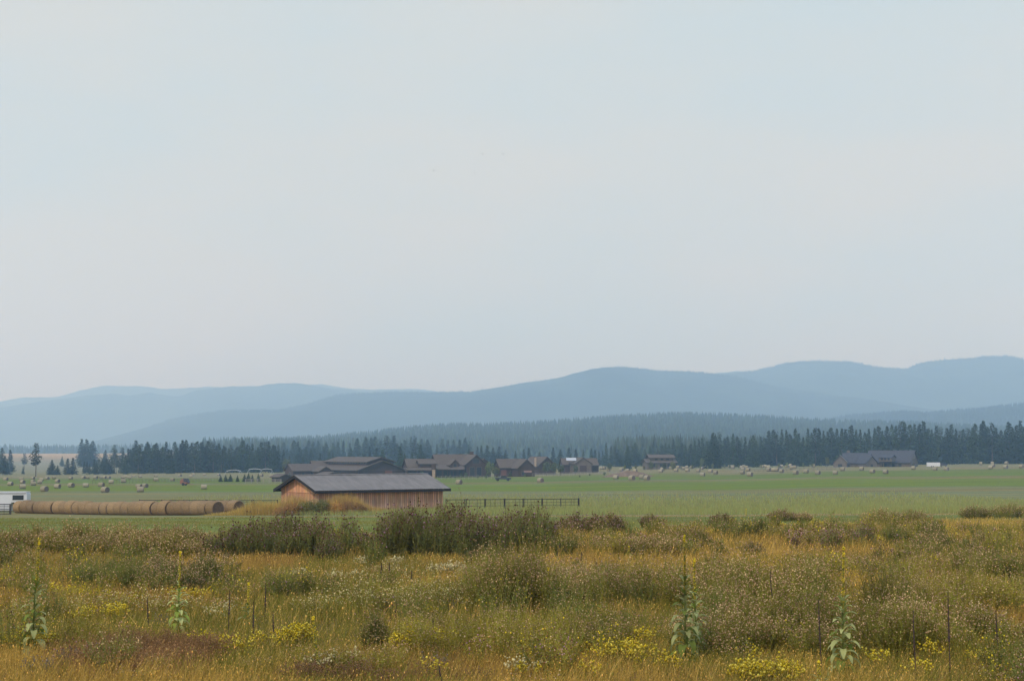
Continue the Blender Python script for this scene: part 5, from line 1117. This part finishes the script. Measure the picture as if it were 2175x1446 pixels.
# dead dark stalks
def stalk(px, pyb, pyt, lean, label, r0=.014, seed=0):
    r_ = random.Random(seed); x, D = hit(px, pyb, 15, 200); z = gz(x, D); h = (pyb - pyt) * D / F; lx = (lean + r_.uniform(-5, 5)) * D / F
    root = empty('dead_stalk', (x, D, z), 0, label=label, cat='stalk', group='dead dark stalks in the meadow')
    s = MB(); s.path([(0, 0, -.1), (lx * .2 + r_.uniform(-.01, .01), 0, h * .25), (lx * .45 * 1.3, 0, h * .46)], [r0 * .75, r0 * .6, r0 * .5], 6); s.build('stem', M['stalk'], root)
    b = MB(); n = 16
    for i in range(n):
        f0, f1 = i / n, (i + 1) / n; z0_ = h * (.45 + .55 * f0); z1_ = h * (.45 + .55 * f1); q = r0 * (1.15 - .75 * f0) * (1 + (.35 if i % 2 else -.1)); b.tube((lx * min(1, z0_ / h * 1.3), 0, z0_), (lx * min(1, z1_ / h * 1.3), 0, z1_), q, q * .85, 7)
    b.build('seed_head', M['stalk'], root)
M['stalk'] = pmat('dead stalk', (.055, .035, .028), .9, .3, 8)
for i, (px, b_, t_, ln) in enumerate([(537, 1378, 1280, -3), (584, 1380, 1300, -1), (484, 1350, 1256, -2), (562, 1328, 1240, 4), (787, 1300, 1222, -3), (873, 1250, 1212, 0), (838, 1340, 1278, 0), (922, 1372, 1300, -1), (316, 1350, 1268, -1), (940, 1460, 1416, -6), (1652, 1348, 1216, -14), (1745, 1440, 1278, -3), (1945, 1450, 1300, -2), (2018, 1450, 1262, 2), (2120, 1400, 1298, 2), (1182, 1185, 1148, 3), (1232, 1205, 1172, 5), (1612, 1130, 1108, 0), (808, 1235, 1196, 5), (825, 1232, 1195, 0), (1082, 1335, 1300, 3), (2003, 1245, 1215, 0), (1492, 1360, 1300, 0), (897, 1350, 1310, 0)]):
    stalk(px, b_, t_, ln, 'thin dark dead stalk standing upright in the meadow', .013 if b_ > 1250 else .02, i)

# ------------------------------------------------------------ taller growth near the shed, mown strip, grain field
v = Veg()
X = rng.uniform(-60, 75, 120000); D = rng.uniform(128, 300, 120000) ; D = 122 + (D - 128) * rng.random(120000) ** .8; k = np.abs(X) < .37 * D; X, D = X[k], D[k]
# not inside the shed or on the bale rows
ca, sa = math.cos(SPHI), math.sin(SPHI); lu = (X - SA[0]) * ca + (D - SA[1]) * sa; lv = -(X - SA[0]) * sa + (D - SA[1]) * ca
k = ~((lu > -.2) & (lu < SL + .2) & (lv > -.2) & (lv < SW + .2))
k &= ~((X < -26) & (D < 215)); k &= D > np.interp(X, [-30, -10, 60], [168, 150, 128]) + 6 * (fbm(X / 6, D / 30, 31) - .5)
X, D = X[k], D[k]; n = len(X); P = np.stack([X, D, hz(X, D) - .05], 1)
hgt = rng.uniform(.35, .66, n); cc = np.array((.225, .275, .135))[None] * rng.uniform(.8, 1.2, (n, 1)); cc[rng.random(n) < .25] = (.26, .26, .13)
v.ribbons(P, hgt, rng.normal(0, .12, (n, 2)), .05 * (D / 150) ** .7, cc, K=2, top=.3)
v.build('grain_field', M['veg'], kind='stuff', label='grey green field of standing grain beyond the mown strip', cat='grain')
v = Veg()
n = 60000; D = rng.uniform(60, 135, n); X = rng.uniform(-.37, .37, n) * D; k = (D > weed_edge(X) - 2) & (vnoise(X * .03, D * .45, 91) + .5 * vnoise(X * .3, D * .8, 92) > rng.uniform(.2, .9, n)); X, D = X[k], D[k]; n = len(X)
v.ribbons(np.stack([X, D, hz(X, D) - .02], 1), rng.uniform(.06, .16, n), rng.normal(0, .05, (n, 2)), .03, col_jit((.19, .22, .055), n, .2), K=1)
v.build('mown_grass', M['veg'], kind='stuff', label='short green mown grass strip in front of the shed', cat='grass')
def tuft_area(v, pts, n, h, col, wd=.04, spread=1.2, lean=.25):
    for (px, D, s, hs) in pts:
        x = (px - CX) / F * D; m_ = int(n * s); X = x + rng.normal(0, spread * s, m_); Y = D + rng.normal(0, .9, m_)
        v.ribbons(np.stack([X, Y, hz(X, Y) - .1], 1), h * hs * rng.uniform(.4, 1.15, m_) * np.exp(-((X - x) / (spread * s * 1.8)) ** 2), rng.normal(0, lean, (m_, 2)), wd, col_jit(col, m_, .3), K=2)
v = Veg()
tuft_area(v, [(530, 168, 1.1, .65), (550, 168, 1.3, .95), (572, 167, 1.3, .9), (600, 167, 1.2, .9), (480, 167, 1.2, .28), (510, 168, 1.0, .4)], 1300, 1.7, (.46, .36, .14))
tuft_area(v, [(620, 167, 1.3, 1.3), (640, 167, 1.2, 1.2), (720, 167, 1.3, 1.3), (740, 167, 1.2, 1.35), (755, 167, 1.1, 1.15), (775, 167, 1, .7), (800, 168, 1.4, .5)], 1100, 1.7, (.44, .33, .15))
tuft_area(v, [(835, 171, 1.8, .5), (870, 173, 1.8, .5), (905, 175, 1.8, .55), (940, 177, 1.8, .55), (700, 169, 1.4, .6)], 900, 1.3, (.30, .31, .12))
v.build('tall_dry_grass', M['veg'], kind='stuff', label='tall yellow dry grass along the bale row end and the shed wall', cat='grass')
v = Veg(); w2_ = Veg()
for (px, D, s, hs, c) in [(655, 165.5, 1.5, 1.0, (.105, .125, .05)), (675, 165.5, 1.4, 1.15, (.10, .12, .05)), (688, 165.5, 1.0, 1.1, (.09, .11, .045)), (625, 165.5, 1.2, .9, (.24, .15, .075)), (745, 165.5, 1.2, 1.0, (.20, .13, .08)), (765, 165.5, .9, .8, (.16, .11, .07)), (715, 165.5, 1.2, .9, (.30, .19, .08)), (605, 165, 1.2, .6, (.22, .14, .08))]:
    x = (px - CX) / F * D; m_ = 1700; P = rng.normal(0, 1, (m_, 3)); P[:, 2] = np.abs(P[:, 2]); P = P / np.linalg.norm(P, axis=1, keepdims=True) * rng.uniform(.4, 1, (m_, 1)) ** .5
    P = P * np.array([s * 1.15, .9, 1.55 * hs]) + np.array([x, D, 0]); P[:, 2] += hz(P[:, 0], P[:, 1]); dv_ = rng.normal(0, 1, (m_, 3)); dv_[:, 2] = np.abs(dv_[:, 2])
    v.leaves(P, dv_, rng.uniform(.12, .38, m_), .05, col_jit(tuple(q * 1.35 for q in c), m_, .35))
v.build('brush_pile', M['veg'], label='heap of brown and green brush in front of the plank shed', cat='brush')

# ------------------------------------------------------------ haze
hb = MB(); hb.box((0, 5650, 216), (18000, 11900, 538)); me = hb.mesh('haze'); hm = bpy.data.materials.new('haze'); hm.use_nodes = True; t = hm.node_tree; t.nodes.clear()
pv = N(t, 'ShaderNodeVolumePrincipled'); pv.inputs['Density'].default_value = 0.00026; pv.inputs['Color'].default_value = (0.43, 0.68, 1.0, 1); pv.inputs['Absorption Color'].default_value = (1, 1, 1, 1); pv.inputs['Anisotropy'].default_value = 0.0
ho = N(t, 'ShaderNodeOutputMaterial'); t.links.new(pv.outputs[0], ho.inputs['Volume'])
link('haze', me, hm, kind='stuff', label='pale blue haze in the air thickening towards the mountains', cat='haze')
